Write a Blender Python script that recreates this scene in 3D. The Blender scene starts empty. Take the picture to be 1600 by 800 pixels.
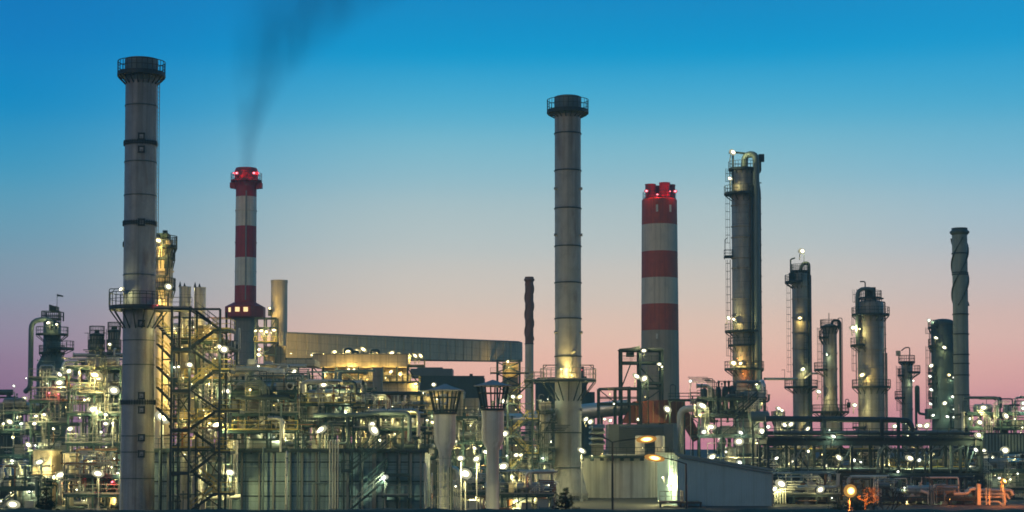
import bpy, math, random
from mathutils import Vector
PI = math.pi
sc = bpy.context.scene
COL = sc.collection

# ------------------------------------------------------------------ camera
F = 2857.0            # focal length in pixels of the 1600 px wide photograph
TH = math.radians(3.0)
EYE = 7.0             # eye height above the plant's ground
CY = 700 - F * math.tan(TH)
cam_d = bpy.data.cameras.new('camera')
cam = bpy.data.objects.new('camera', cam_d)
COL.objects.link(cam)
cam_d.sensor_width = 36
cam_d.lens = F * 36 / 1600
cam_d.shift_y = (CY - 400) / 1600
cam_d.clip_end = 12000
cam.location = (0, 0, EYE)
cam.rotation_euler = (PI / 2 + TH, 0, 0)
sc.camera = cam

# ------------------------------------------------------------------ render, sky, sun
sc.view_settings.view_transform = 'Standard'
sc.view_settings.look = 'None'
sc.view_settings.exposure = 0.0
sc.view_settings.gamma = 1.0
sc.view_settings.use_curve_mapping = False
sc.cycles.use_denoising = True
sc.cycles.sample_clamp_indirect = 2.0
sc.cycles.sample_clamp_direct = 0.0
sc.cycles.max_bounces = 5
sc.cycles.diffuse_bounces = 2
sc.cycles.glossy_bounces = 2
sc.cycles.transparent_max_bounces = 8
sc.cycles.volume_bounces = 0
sc.cycles.caustics_reflective = False
sc.cycles.caustics_refractive = False
sc.cycles.filter_width = 1.7


def lin(c):
    return tuple((x / 255 / 12.92) if x / 255 <= 0.04045 else ((x / 255 + 0.055) / 1.055) ** 2.4 for x in c)


world = bpy.data.worlds.new('World')
sc.world = world
world.use_nodes = True
nt = world.node_tree
nt.nodes.clear()
N = nt.nodes.new
L = nt.links.new


def wmath(op, a, b=None, c=None, clamp=False):
    n = N('ShaderNodeMath')
    n.operation = op
    n.use_clamp = clamp
    for i, v in enumerate((a, b, c)):
        if v is None:
            continue
        if isinstance(v, (int, float)):
            n.inputs[i].default_value = v
        else:
            L(v, n.inputs[i])
    return n.outputs[0]


def wmap(v, a, b):
    n = N('ShaderNodeMapRange')
    n.interpolation_type = 'SMOOTHSTEP'
    L(v, n.inputs[0])
    n.inputs[1].default_value = a
    n.inputs[2].default_value = b
    return n.outputs[0]


def wramp(fac, stops):
    n = N('ShaderNodeValToRGB')
    cr = n.color_ramp
    cr.interpolation = 'CARDINAL'
    while len(cr.elements) < len(stops):
        cr.elements.new(0.5)
    for e, (p, c) in zip(cr.elements, sorted(stops)):
        e.position = p
        e.color = (*lin(c), 1)
    L(fac, n.inputs[0])
    return n.outputs[0]


def wmix(f, a, b, mode='MIX'):
    n = N('ShaderNodeMix')
    n.data_type = 'RGBA'
    n.blend_type = mode
    if isinstance(f, (int, float)):
        n.inputs[0].default_value = f
    else:
        L(f, n.inputs[0])
    for k, v in ((6, a), (7, b)):
        if isinstance(v, tuple):
            n.inputs[k].default_value = (*v, 1)
        else:
            L(v, n.inputs[k])
    return n.outputs[2]


tc = N('ShaderNodeTexCoord')
sp = N('ShaderNodeSeparateXYZ')
L(tc.outputs['Generated'], sp.inputs[0])
dx, dy, dz = sp.outputs
elev = wmath('MULTIPLY', dz, 1 / 0.26, clamp=True)     # 0 at the horizon, ~.92 at the photograph's top edge


def st(y):
    return max(0, min(1, ((700 - y) / F) / math.hypot(1, (700 - y) / F) / 0.26))


mid = wramp(elev, [(st(0), (4, 136, 194)), (st(100), (34, 156, 204)), (st(200), (104, 177, 203)), (st(300), (156, 187, 196)),
                   (st(400), (189, 192, 189)), (st(480), (211, 191, 178)), (st(550), (226, 183, 166)), (st(620), (222, 165, 156)), (st(690), (192, 126, 144))])
lef = wramp(elev, [(st(0), (0, 117, 184)), (st(100), (0, 127, 190)), (st(200), (28, 140, 191)), (st(300), (78, 152, 184)),
                   (st(400), (116, 151, 171)), (st(480), (136, 142, 161)), (st(550), (144, 126, 150)), (st(620), (134, 104, 134)), (st(690), (114, 90, 122))])
rig = wramp(elev, [(st(0), (12, 142, 199)), (st(100), (38, 156, 205)), (st(200), (92, 172, 204)), (st(300), (140, 183, 202)),
                   (st(400), (178, 185, 191)), (st(480), (203, 181, 176)), (st(550), (214, 172, 165)), (st(620), (203, 147, 151)), (st(690), (170, 114, 138))])
az = wmath('DIVIDE', dx, wmath('MAXIMUM', wmath('ABSOLUTE', dy), 0.05))
front = wmix(wmap(az, -0.29, -0.03), lef, wmix(wmap(az, 0.10, 0.30), mid, rig))
# the zenith is a deep dusk blue, the western sky behind the camera still holds the afterglow
zen = wmix(wmap(dz, 0.26, 0.7), front, lin((8, 92, 135)))
back = wmix(wmap(dz, 0.0, 0.42), lin((102, 118, 118)), lin((8, 76, 106)))
allsky = wmix(wmap(dy, 0.15, -0.7), zen, back)
allsky = wmix(wmap(dz, 0.0, -0.03), allsky, lin((25, 32, 40)))
nish = N('ShaderNodeTexSky')
nish.sky_type = 'NISHITA'
nish.sun_disc = False
nish.sun_elevation = math.radians(1.0)
nish.sun_rotation = math.radians(200)
allsky = wmix(0.004, allsky, nish.outputs[0], 'ADD')
bg = N('ShaderNodeBackground')
L(allsky, bg.inputs[0])
bg.inputs[1].default_value = 1.13
wo = N('ShaderNodeOutputWorld')
L(bg.outputs[0], wo.inputs[0])

sun_d = bpy.data.lights.new('sun', 'SUN')
sun_d.energy = 0.36
sun_d.angle = math.radians(25)
sun_d.color = (1.0, 0.76, 0.58)
sun = bpy.data.objects.new('sun', sun_d)
COL.objects.link(sun)
sun.rotation_euler = (math.radians(72), 0, math.radians(-32))   # low afterglow from behind and left of the camera


# ------------------------------------------------------------------ photo pixel -> place at distance Y
def _ray(py):
    yc = (CY - py) / F
    return math.cos(TH) - yc * math.sin(TH), math.sin(TH) + yc * math.cos(TH)


def Xp(px, py, Y):
    return (px - 800) / F * Y / _ray(py)[0]


def Zp(py, Y):
    a, b = _ray(py)
    return EYE + Y * b / a


def P(px, py, Y):
    return Vector((Xp(px, py, Y), Y, Zp(py, Y)))


def K(Y):
    return Y / F


# ------------------------------------------------------------------ mesh builder
class MB:
    def __init__(s):
        s.v, s.f, s.m, s.mi = [], [], [], 0

    def add(s, vs, fs):
        b = len(s.v)
        s.v += [tuple(v) for v in vs]
        s.f += [[i + b for i in f] for f in fs]
        s.m += [s.mi] * len(fs)

    def hexa(s, p):
        s.add(p, [(0, 3, 2, 1), (4, 5, 6, 7), (0, 1, 5, 4), (1, 2, 6, 5), (2, 3, 7, 6), (3, 0, 4, 7)])

    def box(s, a, b):
        (x0, y0, z0), (x1, y1, z1) = a, b
        s.hexa([(x0, y0, z0), (x1, y0, z0), (x1, y1, z0), (x0, y1, z0), (x0, y0, z1), (x1, y0, z1), (x1, y1, z1), (x0, y1, z1)])

    def cbox(s, c, size):
        s.box([c[i] - size[i] / 2 for i in range(3)], [c[i] + size[i] / 2 for i in range(3)])

    def beam(s, a, b, w, h=None):
        a, b = Vector(a), Vector(b)
        d = b - a
        if d.length < 1e-6:
            return
        d.normalize()
        up = Vector((0, 0, 1)) if abs(d.z) < 0.95 else Vector((0, 1, 0))
        u = d.cross(up).normalized()
        v = u.cross(d)
        h = h or w
        u, v = u * (w / 2), v * (h / 2)
        s.hexa([a - u - v, a + u - v, a + u + v, a - u + v, b - u - v, b + u - v, b + u + v, b - u + v])

    def cyl(s, a, b, r, r2=None, n=12):
        s.tube([a, b], r, n, r2=r2)

    def tube(s, pts, r, n=8, r2=None, bend=None, caps=True):
        pts = [Vector(p) for p in pts]
        if len(pts) > 2:
            br = bend or 3.0 * r
            q = [pts[0]]
            for i in range(1, len(pts) - 1):
                a, p, c = pts[i - 1], pts[i], pts[i + 1]
                la, lc = (a - p).length, (c - p).length
                t = min(br, la * .48, lc * .48)
                A, C_ = p + (a - p).normalized() * t, p + (c - p).normalized() * t
                for k in range(5):
                    u = k / 4
                    q.append(A * (1 - u) ** 2 + p * 2 * u * (1 - u) + C_ * u * u)
            q.append(pts[-1])
            pts = q
        vs, fs = [], []
        m = len(pts)
        prev = None
        for i, p in enumerate(pts):
            d = (pts[min(i + 1, m - 1)] - pts[max(i - 1, 0)])
            d = d.normalized() if d.length > 1e-9 else Vector((0, 0, 1))
            if prev is None:
                up = Vector((0, 0, 1)) if abs(d.z) < .9 else Vector((0, 1, 0))
                u = d.cross(up).normalized()
            else:
                u = prev - d * prev.dot(d)
                u = u.normalized() if u.length > 1e-6 else d.orthogonal().normalized()
            prev = u
            v = d.cross(u)
            rr = r if r2 is None else r + (r2 - r) * i / (m - 1)
            for k in range(n):
                a = 2 * PI * k / n
                vs.append(p + (u * math.cos(a) + v * math.sin(a)) * rr)
        for i in range(m - 1):
            for k in range(n):
                k2 = (k + 1) % n
                fs.append((i * n + k, i * n + k2, (i + 1) * n + k2, (i + 1) * n + k))
        if caps:
            fs.append(tuple(range(n - 1, -1, -1)))
            fs.append(tuple(range((m - 1) * n, m * n)))
        s.add(vs, fs)

    def lathe(s, prof, c, n=32, mis=None, cap=True):
        """prof: [(radius, z absolute)] from bottom to top around the vertical axis at c"""
        vs = []
        for r, z in prof:
            for k in range(n):
                a = 2 * PI * k / n
                vs.append((c[0] + r * math.cos(a), c[1] + r * math.sin(a), z))
        b = len(s.v)
        s.v += vs
        for i in range(len(prof) - 1):
            for k in range(n):
                k2 = (k + 1) % n
                s.f.append([b + i * n + k, b + i * n + k2, b + (i + 1) * n + k2, b + (i + 1) * n + k])
                s.m.append(mis[i] if mis else s.mi)
        if cap:
            s.f.append([b + k for k in range(n - 1, -1, -1)])
            s.f.append([b + (len(prof) - 1) * n + k for k in range(n)])
            s.m += [mis[0] if mis else s.mi, mis[-1] if mis else s.mi]

    def ring(s, c, z, r0, r1, h, n=32):
        s.lathe([(r0, z), (r1, z), (r1, z + h), (r0, z + h)], c, n, cap=False)

    def build(s, name, mats, parent=None, sharp=35, origin=None):
        me = bpy.data.meshes.new(name)
        off = Vector((0, 0, 0))
        r = parent
        while r is not None:
            off += r.location
            r = r.parent
        if origin is not None:
            off = Vector(origin)
        me.from_pydata([(x - off.x, y - off.y, z - off.z) for x, y, z in s.v], [], s.f)
        if not isinstance(mats, (list, tuple)):
            mats = [mats]
        for m in mats:
            me.materials.append(m)
        me.polygons.foreach_set('material_index', s.m)
        me.polygons.foreach_set('use_smooth', [True] * len(s.f))
        me.set_sharp_from_angle(angle=math.radians(sharp))
        me.update()
        o = bpy.data.objects.new(name, me)
        COL.objects.link(o)
        if parent is not None:
            o.parent = parent
        elif origin is not None:
            o.location = origin
        return o


def build_each(m, name, mat, parent):
    """every separate piece of m becomes an object of its own"""
    par = list(range(len(m.v)))

    def find(i):
        while par[i] != i:
            par[i] = par[par[i]]
            i = par[i]
        return i
    for f in m.f:
        a = find(f[0])
        for q in f[1:]:
            par[find(q)] = a
    groups = {}
    for f in m.f:
        groups.setdefault(find(f[0]), []).append(f)
    for fs in groups.values():
        n = MB()
        idx = {}
        for f in fs:
            for q in f:
                if q not in idx:
                    idx[q] = len(n.v)
                    n.v.append(m.v[q])
            n.f.append([idx[q] for q in f])
            n.m.append(0)
        n.build(name, mat, parent)


def thing(name, label, cat, loc, group=None):
    o = bpy.data.objects.new(name, None)
    COL.objects.link(o)
    o.empty_display_size = 0.5
    o.location = loc
    o['label'] = label
    o['kind'] = 'thing'
    o['category'] = cat
    if group:
        o['group'] = group
    return o


def tag(o, label=None, cat=None, group=None, kind=None):
    for k, v in (('label', label), ('category', cat), ('group', group), ('kind', kind)):
        if v:
            o[k] = v
    return o


# ------------------------------------------------------------------ materials
def material(name, col, rough=.55, metal=0.0, blotch=.25, streak=0.0, seam=None, rust=0.0, bump=.0, corr=None, spec=.4, hseam=None, top_shade=None):
    m = bpy.data.materials.new(name)
    m.use_nodes = True
    t = m.node_tree
    b = t.nodes['Principled BSDF']
    n, l = t.nodes.new, t.links.new
    b.inputs['Roughness'].default_value = rough
    b.inputs['Metallic'].default_value = metal
    b.inputs['Specular IOR Level'].default_value = spec
    tcn = n('ShaderNodeTexCoord')
    obj = tcn.outputs['Object']

    def mul(a, fac_out, dark):
        x = n('ShaderNodeMix')
        x.data_type = 'RGBA'
        l(fac_out, x.inputs[0])
        l(a, x.inputs[6])
        x.inputs[7].default_value = (*dark, 1)
        return x.outputs[2]

    def noise(scale, vec=None, detail=4.0):
        q = n('ShaderNodeTexNoise')
        q.inputs['Scale'].default_value = scale
        q.inputs['Detail'].default_value = detail
        l(vec if vec is not None else obj, q.inputs['Vector'])
        return q.outputs[0]

    def rng(v, a, bb, c=0.0, d=1.0):
        q = n('ShaderNodeMapRange')
        l(v, q.inputs[0])
        for i, x in enumerate((a, bb, c, d)):
            q.inputs[i + 1].default_value = x
        return q.outputs[0]

    def mth(op, a, b2=0.0):
        q = n('ShaderNodeMath')
        q.operation = op
        for i, x in enumerate((a, b2)):
            if isinstance(x, (int, float)):
                q.inputs[i].default_value = x
            else:
                l(x, q.inputs[i])
        return q.outputs[0]
    rgb = n('ShaderNodeRGB')
    rgb.outputs[0].default_value = (*col, 1)
    c = rgb.outputs[0]
    dk = tuple(x * .35 for x in col)
    c = mul(c, rng(noise(.55), .45, .75, 0, blotch), dk)
    c = mul(c, rng(noise(4.0), .5, .75, 0, blotch * .7), tuple(min(1, x * 1.5) for x in col))
    if streak:
        mp = n('ShaderNodeMapping')
        mp.inputs['Scale'].default_value = (1.6, 1.6, .05)
        l(obj, mp.inputs[0])
        c = mul(c, rng(noise(1.2, mp.outputs[0], 5), .48, .72, 0, streak), tuple(x * .45 for x in (col[0] * 1.05, col[1], col[2] * .9)))
    if rust:
        mp = n('ShaderNodeMapping')
        mp.inputs['Scale'].default_value = (1, 1, .22)
        l(obj, mp.inputs[0])
        c = mul(c, rng(noise(.9, mp.outputs[0], 7), .56, .72, 0, rust), (.12, .045, .018))
    if top_shade:  # vignette darkening painted into the colour towards the top, broken up by noise
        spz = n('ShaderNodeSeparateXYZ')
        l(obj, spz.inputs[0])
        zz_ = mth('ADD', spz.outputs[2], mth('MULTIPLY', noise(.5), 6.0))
        c = mul(c, rng(zz_, top_shade[0], top_shade[1], 0, .28), (.04, .042, .045))
    height = None
    if seam or hseam:
        spx = n('ShaderNodeSeparateXYZ')
        l(obj, spx.inputs[0])
        fac = None
        if seam:
            w, h = seam
            ax = mth('ADD', spx.outputs[0], spx.outputs[1])
            fx = mth('LESS_THAN', mth('FRACT', mth('DIVIDE', ax, w)), .07)
            fz = mth('LESS_THAN', mth('FRACT', mth('DIVIDE', spx.outputs[2], h)), .05)
            fac = mth('MAXIMUM', fx, fz)
        else:
            fac = mth('LESS_THAN', mth('FRACT', mth('DIVIDE', spx.outputs[2], hseam)), .03)
        c = mul(c, mth('MULTIPLY', fac, .6), tuple(x * .3 for x in col))
        height = mth('SUBTRACT', 1.0, fac)
    if corr:
        spx = n('ShaderNodeSeparateXYZ')
        l(obj, spx.inputs[0])
        ax = mth('ADD', spx.outputs[0], spx.outputs[1])
        height = mth('SINE', mth('MULTIPLY', ax, 2 * PI / corr))
    if bump or height is not None:
        bp = n('ShaderNodeBump')
        bp.inputs['Strength'].default_value = (.25 if corr else .5) if height is not None else bump
        bp.inputs['Distance'].default_value = .04
        l(height if height is not None else noise(9.0), bp.inputs['Height'])
        l(bp.outputs[0], b.inputs['Normal'])
    l(c, b.inputs['Base Color'])
    l(rng(noise(2.0), .3, .7, max(0, rough - .12), min(1, rough + .15)), b.inputs['Roughness'])
    return m


M = {}
M['stack_grey'] = material('stack_grey', (.31, .335, .36), .55, .1, .4, .8, rust=.45, top_shade=(36, 54))
M['stack_pale'] = material('stack_pale', (.37, .37, .355), .5, .1, .4, .75, rust=.4, top_shade=(38, 58))
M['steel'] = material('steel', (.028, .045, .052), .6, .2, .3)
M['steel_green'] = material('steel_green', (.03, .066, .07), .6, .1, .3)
M['steel_light'] = material('steel_light', (.25, .26, .25), .5, .3, .3)
M['galv'] = material('galvanised', (.42, .43, .42), .45, .5, .3)
M['alu'] = material('aluminium_cladding', (.58, .58, .55), .4, .65, .25, hseam=1.2)
M['alu_pipe'] = material('aluminium_pipe', (.52, .51, .47), .34, .75, .25)
M['white_pipe'] = material('white_pipe', (.5, .5, .46), .45, .0, .25, rust=.1)
M['grey_pipe'] = material('grey_pipe', (.12, .17, .18), .5, .1, .3)
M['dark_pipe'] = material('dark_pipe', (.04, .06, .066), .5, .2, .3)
M['rusty_pipe'] = material('rusty_pipe', (.22, .11, .06), .7, .0, .4, rust=.5)
M['vessel'] = material('vessel_cladding', (.46, .46, .43), .42, .45, .22, .35, hseam=1.5)
M['tower'] = material('tower_cladding', (.30, .29, .26), .5, .25, .4, .75, hseam=1.9, rust=.55)
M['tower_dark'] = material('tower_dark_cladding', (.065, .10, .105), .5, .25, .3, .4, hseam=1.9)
M['red'] = material('red_paint', (.46, .018, .03), .55, 0, .35, .55)
M['redbrown'] = material('faded_red_paint', (.52, .075, .025), .6, 0, .4, .7)
M['cream'] = material('cream_paint', (.86, .77, .60), .6, 0, .25, .6)
M['cream_dim'] = material('weathered_cream_paint', (.76, .63, .45), .65, 0, .25, .6)
M['concrete'] = material('concrete', (.30, .265, .225), .8, 0, .3, .45, hseam=2.4)
M['panel'] = material('clad_panel', (.30, .43, .47), .5, .2, .25, .4, seam=(1.55, .95))
M['gallery'] = material('gallery_cladding', (.58, .48, .33), .6, 0, .25, .5, seam=(1.6, 1.6), rust=.3)
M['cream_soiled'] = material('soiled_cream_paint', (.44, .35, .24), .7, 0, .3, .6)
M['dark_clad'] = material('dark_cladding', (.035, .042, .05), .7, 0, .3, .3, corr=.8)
M['beige_clad'] = material('beige_cladding', (.50, .40, .25), .6, 0, .25, .4, seam=(3.2, 2.4))
M['tank'] = material('tank_paint', (.76, .74, .64), .55, 0, .25, .85)
M['shed'] = material('corrugated_sheet', (.29, .44, .52), .5, .0, .18, .3, corr=.3)
M['shed_roof'] = material('shed_roof_sheet', (.20, .27, .30), .5, .1, .2, .2)
M['louver'] = material('louver_grey', (.13, .145, .16), .5, .2, .25)
M['rustduct'] = material('rusty_duct', (.15, .036, .028), .7, 0, .35, .4, rust=.5)
M['brown'] = material('brown_stack', (.27, .115, .08), .65, 0, .3, .4)
M['greystack'] = material('grey_green_stack', (.20, .26, .25), .55, .2, .2, .35)
M['yellow'] = material('yellow_handrail', (.42, .34, .09), .5, 0, .3)
M['cap'] = material('rain_cap', (.30, .29, .30), .7, 0, .2)
M['blue'] = material('blue_sheet', (.02, .09, .30), .5, 0, .2, corr=.6)
M['bark'] = material('bark', (.07, .05, .035), .9, 0, .4, bump=.4)
M['needle'] = material('pine_needles', (.030, .055, .028), .8, 0, .4)
M['twig'] = material('twigs', (.10, .075, .055), .9, 0, .3)
M['leaf'] = material('bush_leaf', (.05, .07, .03), .8, 0, .4)
M['ground'] = material('yard_ground', (.035, .036, .036), .85, 0, .4)
M['grassy'] = material('grass_bank', (.035, .05, .025), .95, 0, .5, bump=.6)
M['housing'] = material('lamp_housing', (.09, .09, .09), .5, .2, .2)
M['redsign'] = material('red_sign_paint', (.5, .03, .02), .5)


def emissive(name, col, s):
    m = bpy.data.materials.new(name)
    m.use_nodes = True
    t = m.node_tree
    t.nodes.clear()
    e = t.nodes.new('ShaderNodeEmission')
    e.inputs[0].default_value = (*col, 1)
    e.inputs[1].default_value = s
    o = t.nodes.new('ShaderNodeOutputMaterial')
    t.links.new(e.outputs[0], o.inputs[0])
    m.cycles.emission_sampling = 'NONE'       # the lamp beside the lens is the one that is sampled
    return m


KIND = {   # lamp kind: lens colour, lens strength, lamp colour
    'y': ((1, .82, .38), 14, (1, .70, .20)),
    'w': ((1, .95, .62), 14, (1, .88, .36)),
    'c': ((.95, 1, .82), 12, (.82, 1, .58)),
    'o': ((1, .50, .12), 14, (1, .25, .03)),
    'r': ((1, .16, .2), 8, (1, .03, .04)),
}
for k, (a, s, b) in KIND.items():
    M['lens_' + k] = emissive('lens_' + k, a, s)
    lm = M['lens_' + k].node_tree  # radial fade in the emission paints a soft halo round the hot spot
    em = lm.nodes['Emission']
    tcl = lm.nodes.new('ShaderNodeTexCoord')
    mpl = lm.nodes.new('ShaderNodeMapping')
    mpl.inputs['Scale'].default_value = (1, 0, 1)
    lm.links.new(tcl.outputs['Object'], mpl.inputs[0])
    ln_ = lm.nodes.new('ShaderNodeVectorMath')
    ln_.operation = 'LENGTH'
    lm.links.new(mpl.outputs[0], ln_.inputs[0])
    mrl = lm.nodes.new('ShaderNodeMapRange')
    mrl.interpolation_type = 'SMOOTHERSTEP'
    for q, v in zip((1, 2, 3, 4), (1.05, .15, 0, 1)):
        mrl.inputs[q].default_value = v
    lm.links.new(ln_.outputs['Value'], mrl.inputs[0])
    pwl = lm.nodes.new('ShaderNodeMath')
    pwl.operation = 'POWER'
    pwl.inputs[1].default_value = 2.0
    lm.links.new(mrl.outputs[0], pwl.inputs[0])
    mal = lm.nodes.new('ShaderNodeMath')
    mal.operation = 'MULTIPLY_ADD'
    mal.inputs[1].default_value = s
    mal.inputs[2].default_value = .45
    lm.links.new(pwl.outputs[0], mal.inputs[0])
    lm.links.new(mal.outputs[0], em.inputs[1])
M['window_lit'] = emissive('window_lit', (1, .78, .36), 1.3)

R = random.Random(11)

# ------------------------------------------------------------------ lamps
_h = MB()
_h.hexa([(-.28, .08, -.18), (.28, .08, -.18), (.2, .42, -.12), (-.2, .42, -.12), (-.28, .08, .18), (.28, .08, .18), (.2, .42, .12), (-.2, .42, .12)])
_h.beam((0, .3, -.1), (0, .34, -.95), .07)
_ho = _h.build('floodlight', M['housing'])
FLOOD = _ho.data
bpy.data.objects.remove(_ho)
_h = MB()
for _c, _s, _mi in (((0, 0, 0), 1.3, 0),):     # lamp glass hottest in the middle, its emission fading outwards as a painted halo
    _h.mi = _mi
    _pr = []
    for i in range(9):
        a = -PI / 2 + PI * i / 8
        _pr.append((max(.004, math.cos(a)) * _s, math.sin(a) * _s))
    _h.lathe(_pr, _c, 16)
LENS = {}
for k in KIND:
    o = _h.build('lens', [M['lens_' + k]], sharp=80)
    LENS[k] = o.data
    bpy.data.objects.remove(o)


def root_of(o):
    while o.parent:
        o = o.parent
    return o


POWER = 0.8


def floodlight(host, p, size=1.0, kind='w', power=None, yaw=None, roll=None, sub=False, pitch=None):
    """a floodlight bolted to host: housing with a glowing lens and its lamp"""
    p = Vector(p)
    yaw = R.uniform(-.5, .5) if yaw is None else yaw
    roll = R.uniform(-.45, .6) if roll is None else roll
    o = bpy.data.objects.new('floodlight', FLOOD)
    COL.objects.link(o)
    o.parent = host
    off = Vector((0, 0, 0))
    r = host
    while r is not None:
        off += r.location
        r = r.parent
    o.location = p - off
    o.rotation_euler = (0, roll * .4, yaw)
    o.scale = (size, size, size)
    l = bpy.data.objects.new('lens', LENS[kind])
    COL.objects.link(l)
    l.parent = o
    ls = size ** (.3 if size < 1 else -.25 if size < 1.5 else -.05)
    l.scale = (.33 * ls, .15 * ls, .33 * ls * R.uniform(.5, .8))
    l.rotation_euler = (0, roll, 0)
    ld = bpy.data.lights.new('lamp', 'POINT')
    ld.energy = (power if power is not None else 260 * size * size) * POWER
    ld.color = KIND[kind][2]
    ld.shadow_soft_size = .12
    lo = bpy.data.objects.new('lamp', ld)
    COL.objects.link(lo)
    lo.parent = o
    lo.location = (0, -.36, -.12)
    return o


def lamps(host, Y, rows, pf=1.0):
    for r in rows:
        px, py = r[0], r[1]
        size = r[2] if len(r) > 2 else 1.0
        kind = r[3] if len(r) > 3 else 'w'
        yy = r[4] if len(r) > 4 else Y
        floodlight(host, P(px, py, yy), size * (yy / 230) ** .6, kind, power=pf * 260 * (size * (yy / 230) ** .6) ** 2)


LAMP_GROUP = 'floodlights on poles among the pipes'


def lamp_post(px, py, Y, label, size=1.1, kind='w', zbase=0.0, power=None):
    x = Xp(px, py, Y)
    z = Zp(py, Y)
    t = thing('lamp_post', label, 'lamp post', (x, Y + .45, zbase))
    m = MB()
    m.cyl((x, Y + .45, zbase), (x, Y + .45, z + .1), .06, .045, 8)
    m.cbox((x, Y + .45, zbase + .15), (.35, .35, .3))
    m.build('pole', M['galv'], t)
    floodlight(t, (x, Y, z), size, kind, power)
    return t


# ------------------------------------------------------------------ steelwork pieces
def rail(m, pts, h=1.1, r=.036, sp=1.5, closed=False, kick=True):
    pts = [Vector(p) for p in pts]
    if closed:
        pts.append(pts[0])
    up = Vector((0, 0, 1))
    for a, b in zip(pts, pts[1:]):
        m.beam(a + up * h, b + up * h, 2 * r)
        m.beam(a + up * h * .55, b + up * h * .55, 1.5 * r)
        if kick:
            m.beam(a + up * .09, b + up * .09, .03, .16)
        k = max(1, round((b - a).length / sp))
        for i in range(k + (1 if b is pts[-1] and not closed else 0)):
            q = a + (b - a) * i / k
            m.beam(q, q + up * h, 1.6 * r)


def arc(c, r, z, a0, a1, n):
    return [Vector((c[0] + r * math.cos(a0 + (a1 - a0) * i / n), c[1] + r * math.sin(a0 + (a1 - a0) * i / n), z)) for i in range(n + 1)]


def platform(host, c, z, r0, r1, a0=0.0, a1=2 * PI, h=1.1, mat='steel', rmat=None, drop=1.0, nbr=None, thick=.16):
    """round walkway: deck and brackets are the platform, the railing is its sub-part; angles: -pi/2 faces the camera"""
    full = abs(a1 - a0) > 6.2
    n = max(6, int(28 * abs(a1 - a0) / (2 * PI)))
    m = MB()
    A, B = arc(c, r0, z, a0, a1, n), arc(c, r1, z, a0, a1, n)
    dn = Vector((0, 0, -thick))
    for i in range(n):
        m.hexa([A[i] + dn, B[i] + dn, B[i + 1] + dn, A[i + 1] + dn, A[i], B[i], B[i + 1], A[i + 1]])
    nb = nbr or max(2, int(14 * abs(a1 - a0) / (2 * PI)))
    for i in range(nb + (0 if full else 1)):
        a = a0 + (a1 - a0) * i / nb
        d = Vector((math.cos(a), math.sin(a), 0))
        o = Vector((c[0], c[1], 0))
        p0 = o + d * (r0 - .02) + Vector((0, 0, z - thick - drop))
        p1 = o + d * (r1 - .08) + Vector((0, 0, z - thick - .05))
        m.beam(p0, p1, .11)
    pl = m.build('platform', M[mat], host)
    m = MB()
    if full:
        rail(m, arc(c, r1 - .05, z, a0, a1, n)[:-1], h, closed=True, sp=1.3)
    else:
        pts = arc(c, r1 - .05, z, a0, a1, n)
        rail(m, [A[0]] + pts + [A[-1]], h, sp=1.3)
    m.build('railing', M[rmat or mat], pl)
    return pl


def ladder(host, x, y, z0, z1, ang=-PI / 2, cage=True, mat='steel'):
    m = MB()
    d = Vector((math.cos(ang), math.sin(ang), 0))
    s = Vector((-d.y, d.x, 0)) * .25
    b = Vector((x, y, 0))
    up = Vector((0, 0, 1))
    for q in (-1, 1):
        m.beam(b + s * q + up * z0, b + s * q + up * z1, .07)
    k = int((z1 - z0) / .45)
    for i in range(k):
        z = z0 + .2 + i * .45
        m.beam(b - s + up * z, b + s + up * z, .04)
    if cage:
        for i in range(int((z1 - z0) / 1.3)):
            z = z0 + 2.2 + i * 1.3
            if z > z1:
                break
            pts = []
            for j in range(6):
                a = PI * j / 5
                pts.append(b + s * 1.4 * math.cos(a) + d * .75 * math.sin(a) + up * z)
            for p, q in zip(pts, pts[1:]):
                m.beam(p, q, .04)
        for j in (1, 2, 3, 4):
            a = PI * j / 5
            o = b + s * 1.4 * math.cos(a) + d * .75 * math.sin(a)
            if z1 - z0 > 3:
                m.beam(o + up * (z0 + 2.2), o + up * z1, .035)
    return m.build('ladder', M[mat], host)


def flight(host, a, b, w=1.0, rmat='yellow', mat='steel'):
    """one straight stair flight from a down or up to b, seen from the side; the handrails are its sub-part"""
    a, b = Vector(a), Vector(b)
    m = MB()
    q = Vector((0, w / 2, 0))
    for s in (-1, 1):
        m.beam(a + q * s, b + q * s, .07, .2)
    k = max(3, int(abs(b.z - a.z) / .22))
    for i in range(1, k):
        p = a + (b - a) * i / k
        m.cbox((p.x, p.y, p.z + .06), (.28, w, .05))
    f = m.build('stair_flight', M[mat], host)
    m = MB()
    for s in (-1, 1):
        for hh in (.5, 1.0):
            m.beam(a + q * s + Vector((0, 0, hh)), b + q * s + Vector((0, 0, hh)), .06)
        n = max(2, int((b - a).length / 1.3))
        for i in range(n + 1):
            p = a + (b - a) * i / n + q * s
            m.beam(p, p + Vector((0, 0, 1.0)), .055)
    m.build('handrail', M[rmat], f)
    return f


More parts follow.
